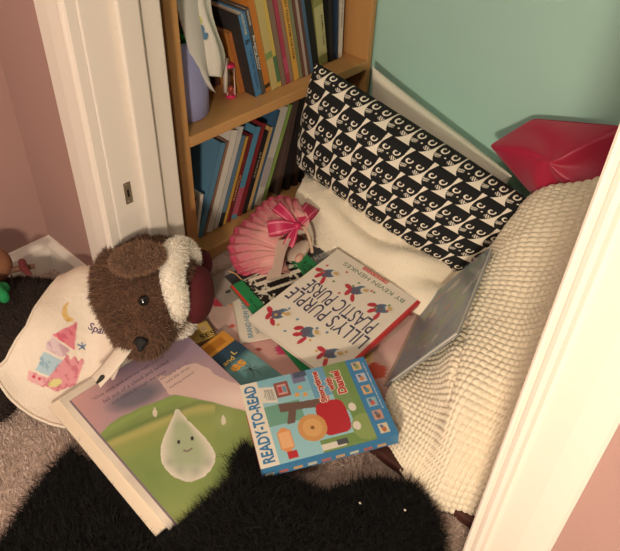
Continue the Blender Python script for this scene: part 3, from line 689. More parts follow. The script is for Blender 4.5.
line = ['"One dark and stormy night a drop', 'fell out of a cloud and landed', 'and rolled through the grass']
for k, (s, a0, a1) in enumerate([(line[0], (93, 400), (164, 356)), (line[1], (103, 402), (168, 361)), (line[2], (112, 404), (166, 371)), ('Where am I?', (160, 380), (188, 362)), ('said the drop,', (166, 383), (190, 367)), ('looking around.', (170, 388), (194, 372))]):
    p0, p1 = np.array(uvp(*a0)), np.array(uvp(*a1)); e_ = p1-p0; L_ = np.linalg.norm(e_); e_ /= L_; q = (p0+p1)/2
    put_text(b, s, (q[0], q[1], T+.0003), (e_[0], e_[1], 0), (-e_[1], e_[0], 0), .0075 if k < 3 else .006, L_, 0, (92, 78, 96) if k < 3 else (124, 104, 112), .1, 0)
b.build('illustrated_page', COVERM, root, smooth=False)
b = MB(); b.local = True
b.box(-W/2-.004, W/2-.004, -H/2+.004, H/2, T-.0065, T-.0021); b.build('page_block', PAGE, root, smooth=False)
b = MB(); b.local = True; b.box(-W/2-.022, W/2-.02, -H/2+.012, H/2+.004, .0, T-.0066, 0, (230, 214, 190)); b.build('cover', COVERM, root, smooth=False, bevel=.001)
OPEN = (c, x, y, n, W, H)

# ================================================================== SOFT THINGS
FURB = mat('plush_fibre', (255, 255, 255), .8, attr=True, sheen=.1)
FURD = mat('black_fibre', (255, 255, 255), .85, attr=True)
FUR = mat('fibre', (255, 255, 255), .7, attr=True, sheen=.3)
# black shag rug: a sheet that swells over the near corner of the open book
outline = [(-40, 590), (2, 538), (22, 506), (46, 474), (70, 448), (120, 470), (160, 500), (215, 470), (246, 452), (262, 466), (282, 480), (322, 494), (342, 487), (372, 480), (410, 484), (428, 500), (440, 524), (447, 551), (455, 640), (-40, 640)]
RP = [at(px_, py_, z=.02)[:2] for px_, py_ in outline]
g = .006; xs = np.arange(-.95, .1, g); ys = np.arange(-.05, .75, g); X, Y = np.meshgrid(xs, ys)
ins = poly_in(X, Y, RP)
# height field
Z = .012+.014*noise2(X, Y, 9, 41)
hc = at(228, 500, z=.06); Z += .035*np.exp(-(((X-hc[0])**2+(Y-hc[1])**2)/.07**2))
hc = at(300, 525, z=.05); Z += .02*np.exp(-(((X-hc[0])**2+(Y-hc[1])**2)/.08**2))
hc = at(395, 515, z=.05); Z += .02*np.exp(-(((X-hc[0])**2+(Y-hc[1])**2)/.06**2))
# where the open book lies over the rug keep the sheet below it, else drape above its corner
c, x, y, n, W, H = OPEN
d = np.stack([X, Y], -1)-c[:2]; lu = d@x[:2]; lv = d@y[:2]; inside = (lu < W/2+.015) & (lu > -W/2-.045) & (abs(lv) < H/2+.01)
bz = c[2]-(n[0]*(X-c[0])+n[1]*(Y-c[1]))/n[2]
corner = (lu/W+.5)*1.0-(lv/H+.5)*1.0   # towards the near right corner
dr = np.clip((corner-.42)/.12, 0, 1)
Z = np.where(inside, np.where(dr > 0, bz-.02+dr*.022, np.minimum(Z, bz-.022)), Z)
for k in range(4):
    Zp = np.pad(Z, 1, mode='edge'); Z = .5*Z+.125*(Zp[:-2, 1:-1]+Zp[2:, 1:-1]+Zp[1:-1, :-2]+Zp[1:-1, 2:])
Z = np.where(inside & (dr <= 0), np.minimum(Z, bz-.0165), Z); Z = np.maximum(Z, .003)
idx = -np.ones(X.shape, int); idx[ins] = np.arange(ins.sum()); V = np.stack([X, Y, Z], -1)[ins]
fs = [(idx[i, j], idx[i, j+1], idx[i+1, j+1], idx[i+1, j]) for i in range(len(ys)-1) for j in range(len(xs)-1) if ins[i, j] and ins[i, j+1] and ins[i+1, j+1] and ins[i+1, j]]
rug = thing('shag_rug', 'shaggy black rug lying on the carpet in the foreground', 'rug', (float(V[:, 0].mean()), float(V[:, 1].mean()), 0))
b = MB(); b.add(V, fs, 0); b.build('backing', mat('black_rug_backing', (18, 17, 17), .95), rug, solid=.004)
loc = np.array(rug.location)
def keep_rug(P, N):
    Q = P+loc; d = Q[:, :2]-c[:2]; lu = d@x[:2]; lv = d@y[:2]; co = lu/W-lv/H
    return ~((lu < W/2+.004) & (lu > -W/2-.034) & (abs(lv) < H/2+.006) & (co < .40))
fur('pile', V-loc, tri_of(fs), 100000, .017, .0006, (9, 8, 8), (20, 19, 18), FURD, rug, rand=.6, keep=keep_rug, normal_up=True, curl=.6)
# two pale crumbs caught in the pile
for px_, py_ in ((360, 503), (405, 510)):
    p = at(px_, py_, z=.055); b = MB(); b.ball(p, (.002, .0016, .0014), n=6); tag(b.build('crumb', mat('pale_crumb', (214, 204, 184), .8)), 'tiny pale crumb caught on the black shag rug, ' + ('left of the pair' if px_ < 400 else 'right of the pair'), 'crumb')
# carpet pile
Vc = np.array([(-1.1, -.1, 0), (.1, -.1, 0), (.1, .566, 0), (-1.1, .566, 0)], float)
def keep_c(P, N):
    px_, py_ = proj(P); on = poly_in(P[:, 0], P[:, 1], RP)
    return (~on) & (px_ > -15) & (px_ < 640) & (py_ < 570)
fur('carpet_pile', Vc, np.array([(0, 1, 2), (0, 2, 3)]), 110000, .008, .0008, (158, 138, 126), (222, 200, 186), FUR, None, rand=.5, keep=keep_c, seed=4)

# ------------------------------------------------------------------ white popcorn knit blanket
KN = mat('cream_chenille_knit', (240, 226, 200), .9, sheen=.3, bump=.25, bscale=700)
net = [
 [(-.325, .612, .020), (-.29, .598, .02), (-.245, .588, .018), (-.18, .582, .018), (-.10, .585, .02), (.02, .60, .02), (.2, .61, .02)],
 [(-.350, .640, .035), (-.30, .620, .075), (-.245, .605, .085), (-.18, .60, .09), (-.10, .60, .10), (.02, .61, .1), (.2, .62, .1)],
 [(-.385, .700, .030), (-.32, .680, .105), (-.25, .665, .155), (-.18, .655, .175), (-.10, .65, .19), (.02, .65, .2), (.2, .65, .2)],
 [(-.415, .780, .035), (-.345, .760, .120), (-.265, .745, .19), (-.18, .735, .235), (-.10, .73, .26), (.02, .73, .28), (.2, .73, .28)],
 [(-.440, .880, .050), (-.375, .860, .135), (-.29, .845, .215), (-.19, .835, .275), (-.10, .83, .31), (.02, .83, .33), (.2, .83, .33)],
 [(-.465, .980, .07), (-.405, .965, .165), (-.32, .95, .245), (-.21, .94, .31), (-.10, .93, .35), (.02, .93, .37), (.2, .93, .37)],
 [(-.475, 1.07, .09), (-.425, 1.06, .19), (-.345, 1.05, .275), (-.23, 1.04, .345), (-.10, 1.03, .39), (.02, 1.03, .41), (.2, 1.03, .41)],
 [(-.475, 1.12, .09), (-.430, 1.12, .19), (-.355, 1.12, .275), (-.24, 1.12, .345), (-.10, 1.12, .39), (.02, 1.12, .41), (.2, 1.12, .41)],
 [(-.470, 1.15, .05), (-.430, 1.16, .1), (-.355, 1.16, .16), (-.24, 1.16, .2), (-.10, 1.16, .2), (.02, 1.16, .2), (.2, 1.16, .2)]]
net = np.array(net); net[:, 0, 0] -= .014; net[:, 1, 2] -= .018; net[0, 1:, 1] -= .040; net[0, 0, 1] -= .02; net[1, 2:, 1] -= .012; net[:3, 4:, 1] = np.maximum(net[:3, 4:, 1], .605); net[5:8, 1, 2] -= .035; net[5:8, 2, 2] += .015; net[5:8, 3:, 2] += .085; net[0, :, 2] = .008; net[1, :, 1] -= .028; net[1, :, 2] -= .02; net[2, :, 1] -= .018
nu, nv = 560, 520
P = bspline(net, nu, nv); N = gnormal(P)
U, Vv = np.meshgrid(np.linspace(0, 1, nv), np.linspace(0, 1, nu)); 
# soft folds running down the heap, then the knit bumps
fold = .017*np.sin((U*3.1+Vv*1.3)*6+2.2*np.sin(Vv*5))*(U < 2)*np.clip(Vv*6, 0, 1)+.024*(noise2(U, Vv, 6, 51)-.5)
crease = -.012*np.exp(-((U-.10-.38*(.5-Vv))/.012)**2)*np.clip((.62-Vv)*5, 0, 1)*np.clip((Vv-.1)*8, 0, 1)
sgn = np.sign(N[nu//2, nv//2, 2])
P = P+N*sgn*(fold+crease)[..., None]
N = gnormal(P)
dl = np.linalg.norm(np.diff(P, axis=1, prepend=P[:, :1]), axis=-1).cumsum(1).mean(0); dv = np.linalg.norm(np.diff(P, axis=0, prepend=P[:1]), axis=-1).cumsum(0).mean(1)
A = dl[None, :]/.0135; B = dv[:, None]/.0115
A = A+.5*(np.floor(B) % 2)*0
bump = .0048*(np.abs(np.sin(PI*A))*np.abs(np.sin(PI*B)))**.55
P = P+N*sgn*bump[..., None]
b = MB(); b.grid(P, 0, flip=sgn < 0)
o = b.build('knit_blanket', KN, solid=0); tag(o, 'white popcorn knit blanket heaped beside the right door casing', 'blanket')

# ------------------------------------------------------------------ cushions
def cushion(corners, thick, nx, ny, seed, wr=.004, pinch=.05, flat=.45):
    TL, TR, BR, BL = [np.asarray(p, float) for p in corners]
    s, t_ = np.meshgrid(np.linspace(-1, 1, nx), np.linspace(-1, 1, ny))   # t=1 top
    s = np.sign(s)*(1-(1-abs(s))**1.25); t_ = np.sign(t_)*(1-(1-abs(t_))**1.25)
    u = (s+1)/2; v = (t_+1)/2
    u2 = .5+(u-.5)*(1-pinch*(1-t_**2)*0-pinch*(1-abs(t_)**2)); v2 = .5+(v-.5)*(1-pinch*(1-abs(s)**2))
    base = (BL*(1-u2)[..., None]+BR*u2[..., None])*(1-v2)[..., None]+(TL*(1-u2)[..., None]+TR*u2[..., None])*v2[..., None]
    n = np.cross(TR-TL+BR-BL, TL-BL+TR-BR); n /= np.linalg.norm(n)
    pr = (np.clip(1-abs(s)**2.2, 0, 1)*np.clip(1-abs(t_)**2.2, 0, 1))**flat
    w = (noise2(u, v, 5, seed)-.5)*2*wr*np.minimum(1, pr*1.5)
    return base+n*(pr*thick/2+w)[..., None], base-n*(pr*thick/2)[..., None], u, v, np.linalg.norm(TR-TL+BR-BL)/2, np.linalg.norm(TL-BL+TR-BR)/2
def cats(u, v):
    """rows of cat heads, each row set half a head along; u along, v down (both 0..1)"""
    B = v/.2155+.30; A = (u+.0316*B)/.1044+.12
    row = np.floor(B); q = .5-(B-row); A = A+.5*row; p = A-np.floor(A)-.5; a = abs(p)
    edge = np.where(q < .15, .475*np.sqrt(np.clip(1-((.15-q)/.705)**2, 0, 1)), .475-.07*(q-.15)/.35)
    head = a < edge; col = np.where(head, 0., 1.)
    for sx in (-1, 1):
        ex = p-sx*.225; ey = q-.04
        eye = (ex/.135)**2+(ey/.125)**2 < 1; pup = ((ex-.004)/.076)**2+((ey-.012)/.085)**2 < 1; gl = ((ex+.03)/.02)**2+((ey-.05)/.02)**2 < 1
        col = np.where(eye & (ey < .085), 1., col); col = np.where(pup, 0., col); col = np.where(gl, .8, col)
        fx = sx*p-.285; fy = q+.215
        fan = ((fx/.135)**2+(fy/.10)**2 < 1) & (fy < .06-.25*fx) & head & (a < edge-.02)
        col = np.where(fan & ((np.sin(fx*75+fy*48) > -.35)), .85, col)
    return np.where((p/.036)**2+((q+.17)/.032)**2 < 1, 1., col)
TLc, TRc, BRc, BLc = at(316, 62, x=-.885), at(534, 203, z=.205), at(458, 276, z=.055), at(296, 165, z=.14)
nx, ny = 900, 460
Pf, Pb, u, v, L_, H_ = cushion((TLc, TRc, BRc, BLc), .135, nx, ny, 61, wr=.007, pinch=-.03, flat=.5)
print('cat cushion', L_, H_, TLc, TRc, BRc, BLc)
cell = L_/10.4; K = cats(u, 1-v)
C = lin((20, 20, 22))*(1-K[..., None])+lin((242, 232, 214))*K[..., None]
CF = mat('printed_cotton', (255, 255, 255), .85, attr=True, bump=.15, bscale=900)
b = MB(); b.grid(Pf, 0, C); b.grid(Pb[::4, ::4], 0, C[::4, ::4], flip=True)
o = b.build('cat_cushion', CF); tag(o, 'long cushion printed with rows of black cat faces on white', 'cushion')
# white cushion behind
Wc = [at(372, 66, y=1.15), at(512, 176, y=1.145), at(470, 250, z=.06)+np.array([0, .10, 0]), at(350, 175, z=.06)+np.array([.02, .04, 0])]
Pf, Pb, u, v, _, _ = cushion(Wc, .075, 60, 50, 63, wr=.004)
b = MB(); b.grid(Pf, 0); b.grid(Pb, 0, flip=True); o = b.build('plain_cushion', mat('white_cotton', (232, 226, 208), .9, bump=.2, bscale=600)); tag(o, 'plain white cushion showing behind the top edge of the cat cushion', 'cushion')
# crimson satin cushion
Rc = [at(526, 117, y=1.12), at(628, 122, y=1.16), at(600, 215, y=1.15), at(500, 175, y=1.13)]
SAT = mat('crimson_satin', (170, 22, 60), .38, sheen=.4, bump=.12, bscale=40)
r0 = np.array([at(486, 147, y=1.105), at(530, 120, y=1.165), at(622, 128, y=1.16), at(625, 215, y=1.13), at(545, 215, y=1.10)])
# a square bag standing on one corner: front and rear skins over a faceted outline
cen = at(552, 160, y=1.105); n_ = 5; th = np.linspace(0, 1, 26); rings = []; ringb = []
def outl(q):   # q in 0..5 around the outline
    i = int(q) % n_; f = q-int(q); return r0[i]*(1-f)+r0[(i+1) % n_]*f
ang = np.linspace(0, 5, 81)[:-1]
for s in th:
    row = []; rowb = []
    for q in ang:
        e = outl(q); k = s; p = cen*(1-k)+e*k; bulge = (1-s**2)**.8; cr = .005*math.sin(q*5+s*4)*(1-s)*s*4
        row.append(p+np.array([0, .010-.022*bulge+cr, 0])); rowb.append(p+np.array([0, .012+.02*bulge, 0]))
    rings.append(row); ringb.append(rowb)
b = MB(); b.grid(rings, wrap=True, flip=True); b.grid(ringb, wrap=True)
o = b.build('satin_cushion', SAT, weld=True); sm = o.modifiers.new('soft', 'SMOOTH'); sm.factor = .5; sm.iterations = 4; tag(o, 'crimson satin cushion propped against the pale teal wall', 'cushion')

# ------------------------------------------------------------------ cream fleece blanket
FL = mat('cream_fleece', (246, 234, 210), .95, sheen=.5, bump=.3, bscale=300)
net = [
 [at(296, 232, z=.03), at(325, 254, z=.035), at(362, 272, z=.035), at(392, 296, z=.035), at(424, 322, z=.03), at(440, 318, z=.03)],
 [at(296, 216, z=.06), at(328, 236, z=.075), at(366, 254, z=.07), at(400, 275, z=.07), at(430, 300, z=.055), at(444, 300, z=.03)],
 [at(296, 200, z=.10), at(332, 216, z=.11), at(372, 236, z=.10), at(406, 256, z=.09), at(436, 284, z=.07), at(452, 288, z=.04)],
 [at(300, 186, z=.125), at(336, 196, z=.125), at(378, 220, z=.11), at(412, 242, z=.10), at(444, 268, z=.075), at(462, 276, z=.04)],
 [at(306, 178, z=.10), at(340, 184, z=.09), at(384, 206, z=.08), at(420, 230, z=.07), at(452, 256, z=.05), at(470, 266, z=.03)],
 [at(310, 170, z=.05), at(344, 176, z=.05), at(388, 198, z=.05), at(424, 222, z=.05), at(456, 250, z=.04), at(474, 258, z=.03)]]
P = bspline(net, 140, 200); N = gnormal(P); sg = np.sign(N[70, 100, 2]); U, Vv = np.meshgrid(np.linspace(0, 1, 200), np.linspace(0, 1, 140))
wnd = np.sin(PI*np.clip(Vv, 0, 1))**.6
f = .009*np.sin(Vv*13+3.5*np.sin(U*4.2)+2)*np.clip(U*2.5, .25, 1)*wnd+.034*(noise2(U, Vv*.7, 3.2, 71, 1)-.45)*wnd+.010*np.exp(-((U-.12)/.09)**2)*wnd
P = P+N*sg*f[..., None]
P[..., 2] = np.maximum(P[..., 2], .024)
t = thing('fleece_blanket', 'fluffy cream fleece blanket bunched under the cat cushion', 'blanket', P.reshape(-1, 3).mean(0)*[1, 1, 0])
b = MB(); b.grid(P, 0, flip=sg < 0); o = b.build('fleece', FL, t, solid=.004)
V_, T_ = tris(o); fur('nap', V_, T_, 24000, .0045, .0006, (236, 224, 200), (252, 243, 224), FUR, t, rand=.7, normal_up=True, seed=8)

# ------------------------------------------------------------------ pink tulle doll dress
TUL = mat('pink_tulle', (222, 120, 140), .8, alpha=.8, attr=True)
dc = at(287, 262, z=.055); tipd = at(232, 232, z=.09)
t = thing('doll_dress', 'pink tulle doll dress with striped satin bow against the bookcase', 'doll clothes', at(262, 262, z=.019))
ax_pts = np.array([at(297, 240, z=.085), at(284, 246, z=.075), at(266, 250, z=.065), at(248, 254, z=.055), at(234, 258, z=.05)])
# fan of pleats: arc from (243,275) round by (222,240) to (262,192)
arc = [(266, 281, .026), (250, 278, .028), (238, 274, .030), (231, 262, .045), (227, 246, .06), (234, 229, .08), (248, 218, .10), (258, 207, .12), (268, 198, .135), (282, 195, .14), (296, 199, .135), (304, 210, .12)]
inn = [(287, 268, .04), (286, 264, .05), (284, 259, .06), (282, 254, .066), (280, 248, .075), (281, 243, .085), (284, 238, .09), (287, 234, .095), (290, 231, .1), (294, 229, .1), (299, 229, .1), (303, 231, .095)]
def interp(L, n):
    L = np.array([at(a, b_, z=z) for a, b_, z in L]); k = np.linspace(0, len(L)-1, n); i = np.minimum(k.astype(int), len(L)-2); f = (k-i)[:, None]; return L[i]*(1-f)+L[i+1]*f
for lay, (sc, off, c1, c2) in enumerate([(1.0, 0, (206, 72, 104), (232, 128, 140)), (.86, .008, (222, 128, 138), (236, 168, 166)), (.62, .015, (228, 150, 150), (238, 180, 170))]):
    n = 150; A_ = interp(arc, n); B_ = interp(inn, n); A_ = B_+(A_-B_)*sc
    rows = []; cols = []
    for q in np.linspace(0, 1, 20):
        row = B_*(1-q)+A_*q; ph = np.arange(n)*PI/4.2+lay
        d = np.cross(np.gradient(row, axis=0), A_-B_); d /= np.linalg.norm(d, axis=1)[:, None]+1e-9; d *= np.sign(d[:, 2:3]+1e-9)
        row = row+d*((.0045*np.sin(ph)*q+off+.018*math.sin(q*PI)))[:, None]
        row[:, 2] = np.maximum(row[:, 2], .026)
        rows.append(row); w = (.5+.5*np.sin(ph+q*2))[:, None]*.7+.3*q
        cols.append(lin(c2)*(1-w)+lin(c1)*w)
    b = MB(); b.grid(np.array(rows), 0, np.array(cols)); b.build('skirt_layer', TUL, t, solid=.0006)
# bodice
b = MB(); m_ = rot_to(at(312, 236, z=.07)-at(288, 262, z=.045)); b.ball(at(298, 252, z=.05), (.034, .018, .014), m_); b.grid([[at(266+k*9, 280-k*2, z=.045+.02*k), at(272+k*8, 258-k*2, z=.072+.02*k), at(278+k*8, 240-k, z=.098+.015*k)] for k in np.linspace(0, 1.6, 9)], 0); b.build('bodice', mat('ivory_satin', (214, 190, 172), .5, bump=.2, bscale=60), t)
# bow
SATS = mat('striped_satin_ribbon', (255, 255, 255), .35, attr=True)
bo = at(297, 226, z=.125)
bow = MB()
def loop(tip, wd, sag):
    tip = np.asarray(tip); d = tip-bo; L = np.linalg.norm(d); d /= L; s_ = np.cross(d, (.45, -.5, .75)); s_ /= np.linalg.norm(s_); up_ = np.cross(s_, d)
    k = np.linspace(0, 1, 24); w = np.linspace(-1, 1, 13)
    for sg_ in (1, -1):
        Pq = np.array([[bo+d*L*a+up_*sag*math.sin(a*PI)*sg_+s_*wd*(.25+.75*math.sin(a*PI/2)**.8)*q for q in w] for a in k])
        cc = np.array([[lin((190, 40, 84)) if abs(q) < .55 or abs(q) > .8 else lin((226, 130, 150)) for q in w] for a in k])
        bow.grid(Pq, 0, cc)
loop(at(268, 229, z=.125), .016, .010); loop(at(313, 206, z=.125), .017, .010); loop(at(288, 246, z=.105), .011, .004); loop(at(276, 206, z=.15), .012, .008)
bow.ball(bo, (.009, .009, .008), n=8, col=(196, 46, 90)); bow.build('bow', SATS, t, solid=.0006)
b = MB(); b.tube([at(303, 226, z=.11), at(308, 234, z=.1), at(311, 244, z=.085), at(312, 252, z=.06)], .0035, 8); b.build('cord', mat('tan_cord', (206, 176, 150), .8), t)
b = MB(); b.ball(at(299, 258, z=.05), (.012, .008, .008), rot_to(at(306, 250, z=.06)-at(296, 264, z=.045)), n=10); b.build('doll_foot', mat('doll_skin', (224, 168, 150), .6), t)
# elastic tie lying left of the dress
b = MB(); k = [(229, 271, .03), (236, 274, .034), (242, 280, .036), (243, 286, .032)]; b.tube([at(*q[:2], z=q[2]) for q in k], .0016, 8); tag(b.build('hair_tie', mat('tan_elastic', (200, 160, 110), .7)), 'thin tan elastic lying on the pale grey board book', 'hair tie')

# ================================================================== TEDDY BEAR
ax = np.array([.75, .64, .05]); ax /= np.linalg.norm(ax)   # chin to crown
hc = at(146, 287, z=.125); mz = at(142, 331, z=.12)
print('bear head', hc, mz)
Mh = rot_to(ax)
bd = hc-ax*.24+np.array([.03, -.04, 0]); bd[2] = .056
aside = np.array([-.64, .75, 0])
parts = [(hc, (.094, .096, .092), Mh), (hc+(mz-hc)*.45+np.array([0, 0, .0]), (.076, .070, .074), Mh), (mz, (.050, .045, .046), Mh),
         (hc-ax*.11+np.array([0, 0, -.045]), (.06, .07, .055), Mh), (bd, (.125, .115, .058), Mh), (bd+ax*.07, (.09, .10, .056), Mh),
         (bd+aside*.075+ax*.05+np.array([0, 0, -.02]), (.045, .055, .045), Mh), (bd+aside*.085-ax*.06+np.array([0, 0, -.035]), (.06, .045, .035), Mh),
         (bd-aside*.13+ax*.0+np.array([0, 0, -.035]), (.06, .06, .045), Mh), (bd-aside*.165-ax*.06+np.array([0, 0, -.04]), (.055, .055, .04), Mh),
         (bd-ax*.10+aside*.08+np.array([0, 0, -.025]), (.08, .06, .055), Mh), (bd-ax*.10-aside*.08+np.array([0, 0, -.03]), (.09, .06, .05), Mh)]
V, Fs = blob(parts, .006, 10); V[:, 2] = np.maximum(V[:, 2], .004); V[:, 0] = np.maximum(V[:, 0], -1.104)
bear = thing('teddy_bear', 'big brown teddy bear lying on its back in a maroon hat and bib', 'teddy bear', (float(bd[0]), float(bd[1]), 0))
bl = np.array(bear.location)
BVH = BVHTree.FromPolygons([Vector(p) for p in V], Fs)
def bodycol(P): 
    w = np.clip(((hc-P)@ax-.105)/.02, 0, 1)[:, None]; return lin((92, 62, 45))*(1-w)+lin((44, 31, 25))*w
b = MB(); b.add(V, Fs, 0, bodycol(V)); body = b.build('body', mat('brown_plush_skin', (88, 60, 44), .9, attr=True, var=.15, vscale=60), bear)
bo_px = [(90, 244, .115), (75, 252, .125), (61, 272, .13), (46, 294, .13), (26, 325, .125), (4, 354, .10), (-2, 370, .075), (-1, 386, .055), (9, 398, .045), (30, 406, .05), (48, 414, .045), (62, 419, .04), (70, 410, .05), (90, 385, .07), (120, 355, .09), (128, 336, .10), (112, 326, .10), (98, 308, .11), (91, 285, .12), (90, 262, .12)]
BIBP = [tuple(at(*q[:2], z=q[2])[:2]) for q in bo_px]
T_ = tri_of(Fs)
def keep_body(P, N):
    Q = P+bl; under = poly_in(Q[:, 0], Q[:, 1], BIBP) & (np.abs((Q[:, :2]-hc[:2])@ax[:2]) > .085)
    return ~under & (Q[:, 2] > .012) & ((R[:, 2]@(N.T)) > -.5)
fur('fur', V-bl, T_, 80000, .0075, .0006, (84, 58, 42), (134, 100, 76), FURB, bear, rand=.45, flop=np.array([.1, -.25, -.1]), keep=lambda P, N: keep_body(P, N) & (((hc-P-bl)@ax) < .118), seed=11)
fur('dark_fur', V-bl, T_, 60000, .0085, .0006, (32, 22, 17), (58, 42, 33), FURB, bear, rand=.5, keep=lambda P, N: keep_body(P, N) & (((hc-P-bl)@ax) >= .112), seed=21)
def on(px, py):
    p, n = hit(BVH, px, py); return p, n
# ear: flat floppy flap
ep, en = on(139, 263)
e0, _n = on(114, 270); e1, _n = on(164, 258)
ed = e1-e0; Lr = np.linalg.norm(ed); Me = rot_to(ed, en)
eb = MB(); eb.ball(ep+en*.015, (Lr*.52, .028, .013), Me, n=14); V2 = np.concatenate(eb.v); F2 = eb.f
b = MB(); b.add(V2, F2); ear = b.build('ear', mat('brown_plush_ear', (104, 72, 54), .9), bear); fur('ear_fur', V2-bl, tri_of(F2), 9000, .006, .0006, (112, 82, 62), (160, 124, 98), FURB, ear, rand=.5, seed=12)
# other ear, low on the far side
ep2 = hc+np.array([.02, .03, -.075])+aside*.02; 
b = MB(); b.ball(hc+aside*-.02+np.array([0.0, 0.0, -.085])+ax*.02, (.04, .03, .018), Mh); b.build('ear', mat('brown_plush_ear', (104, 72, 54), .9), bear)
GL = mat('black_glass_eye', (14, 12, 12), .08, coat=.6)
for px_, py_ in ((143.5, 301),):
    p, n = on(px_, py_)
    if p is None: continue
    b = MB(); b.ball(p+n*.004, (.0085, .0085, .006), rot_to(np.cross(n, (0, .3, 1)), n), n=12); b.build('eye', GL, bear)
p, n = on(141, 341)
V2, F2 = blob([(p+n*.004, (.012, .009, .007), rot_to((.75, .64, 0), n)), (p+n*.004+np.array([.006, -.006, -.006]), (.006, .006, .006), None)], .0025, 3)
b = MB(); b.add(V2, F2); b.build('nose', mat('black_felt', (18, 15, 14), .7), bear)
# hat: white fur band and maroon crown with two lobes
hat = MB(); hc2 = hc+ax*.060+np.array([.0, .0, .0])
lob = [(hc2+ax*.030-np.array([0, 0, .015]), (.030, .058, .05), Mh), (at(203, 264, z=.10), (.018, .030, .028), Mh), (at(204, 295, z=.075), (.020, .032, .028), Mh)]
V2, F2 = blob(lob, .005, 8); V2[:, 2] = np.maximum(V2[:, 2], .022)
b = MB(); b.add(V2, F2); hatob = b.build('hat', mat('maroon_velour', (84, 20, 28), .85, sheen=.0, bump=.2, bscale=500), bear)
th = np.linspace(0, 2*PI, 40, endpoint=False); e1v = aside; e2v = np.cross(ax, aside)
cen_t = hc2+np.array([0, 0, .0])
ringp = [cen_t+.066*(math.cos(a)*e1v+math.sin(a)*e2v)+ax*.004*math.sin(3*a) for a in th]
V2, F2 = blob([(p, (.024+.003*math.sin(5*i*.157), .026, .026), Mh) for i, p in enumerate(ringp)], .006, 6); V2[:, 2] = np.maximum(V2[:, 2], .02)
b = MB(); b.add(V2, F2); band = b.build('fur_trim', mat('white_fleece_trim', (232, 222, 206), .95), hatob)
fur('fleece_nap', V2-bl, tri_of(F2), 14000, .0042, .0007, (238, 228, 212), (252, 246, 234), FUR, bear, rand=.8, seed=13)

# bib over the chest
BP = np.array([at(*q[:2], z=q[2]) for q in bo_px]); poly = [tuple(p[:2]) for p in BP]
g = .0016; xs = np.arange(BP[:, 0].min()-.005, BP[:, 0].max()+.005, g); ys = np.arange(BP[:, 1].min()-.005, BP[:, 1].max()+.005, g); X, Y = np.meshgrid(xs, ys)
ins = poly_in(X, Y, poly)
# height of the body below, sampled coarsely, then smoothed
st = 5; Xc, Yc = X[::st, ::st], Y[::st, ::st]; Zc = np.zeros(Xc.shape)
bodyonly = BVH
for i in range(Xc.shape[0]):
    for j in range(Xc.shape[1]):
        h = BVH.ray_cast(Vector((Xc[i, j], Yc[i, j], .5)), Vector((0, 0, -1)))
        Zc[i, j] = h[0].z if h[0] is not None else 0.
# do not climb the head: cap near it
dh = (np.stack([Xc, Yc], -1)-hc[:2])@ax[:2]
Zc = np.where(dh > -.095, np.minimum(Zc, .13), Zc)
base = Zc.copy()
for k in range(30):
    Zp = np.pad(Zc, 1, mode='edge'); Zc = np.maximum(.25*(Zp[:-2, 1:-1]+Zp[2:, 1:-1]+Zp[1:-1, :-2]+Zp[1:-1, 2:]), 0)
Zc = np.maximum(Zc, base*.0+np.where(dh > -.1, 0, base))
for k in range(4):
    Zp = np.pad(Zc, 1, mode='edge'); Zc = .25*(Zp[:-2, 1:-1]+Zp[2:, 1:-1]+Zp[1:-1, :-2]+Zp[1:-1, 2:])
yi = np.clip((Y-ys[0])/(g*st), 0, Zc.shape[0]-1.001); xi = np.clip((X-xs[0])/(g*st), 0, Zc.shape[1]-1.001)
a_, b_ = yi.astype(int), xi.astype(int); fy, fx = yi-a_, xi-b_
Z = (Zc[a_, b_]*(1-fx)+Zc[a_, b_+1]*fx)*(1-fy)+(Zc[a_+1, b_]*(1-fx)+Zc[a_+1, b_+1]*fx)*fy
Z = Z+.018+.005*(noise2(X, Y, 18, 81)-.5)+.0012*noise2(X, Y, 70, 82)
P3 = np.stack([X, Y, Z], -1); PX, PY = proj(P3)
print('bib px', PX[ins].min(), PX[ins].max(), PY[ins].min(), PY[ins].max())
C = ramp(X, Y, (230, 216, 198)); nz = noise2(X, Y, 160, 83)
def emb(m, col, c2): pset(C, m, col); pset(C, m & (nz > .58), c2)
pi_ = lambda *p: poly_in(PX, PY, p)
emb(ell(PX, PY, 70, 312, 8, 10, .2) & ~ell(PX, PY, 75, 309, 8, 10, .2), (216, 172, 92), (226, 190, 120))
emb(pi_((52, 335), (77, 322), (74, 350)), (220, 128, 140), (206, 100, 118))
emb(pi_((52, 336), (70, 350), (63, 358), (46, 350), (46, 344)), (214, 190, 192), (196, 160, 170))
emb(pi_((44, 351), (62, 360), (50, 376), (35, 370)), (172, 196, 206), (140, 170, 186))
emb(pi_((62, 360), (67, 354), (70, 360), (75, 356), (78, 362), (82, 358), (84, 362), (76, 385), (56, 392), (42, 384)), (216, 146, 152), (200, 116, 130))
emb(pi_((29, 370), (48, 378), (44, 388), (27, 380)), (224, 170, 172), (210, 140, 150))
for hx, hy in ((33.5, 376), (39.5, 379)): pset(C, ell(PX, PY, hx, hy, 1.7, 1.7), (200, 60, 80))
emb(ell(PX, PY, 55, 383, 7, 4, -.2), (216, 206, 140), (190, 190, 120))
st_ = np.arctan2(PY-346, PX-82); rr = np.hypot(PX-82, PY-346); emb(rr < 3.2+1.5*np.cos(5*(st_+.3)), (96, 120, 150), (70, 96, 130))
dE = np.full(X.shape, 9.)
idx = -np.ones(X.shape, int); idx[ins] = np.arange(ins.sum())
fs = [(idx[i, j], idx[i, j+1], idx[i+1, j+1], idx[i+1, j]) for i in range(len(ys)-1) for j in range(len(xs)-1) if ins[i, j] and ins[i, j+1] and ins[i+1, j+1] and ins[i+1, j]]
b = MB(); b.add(P3[ins], fs, 0, C[ins])
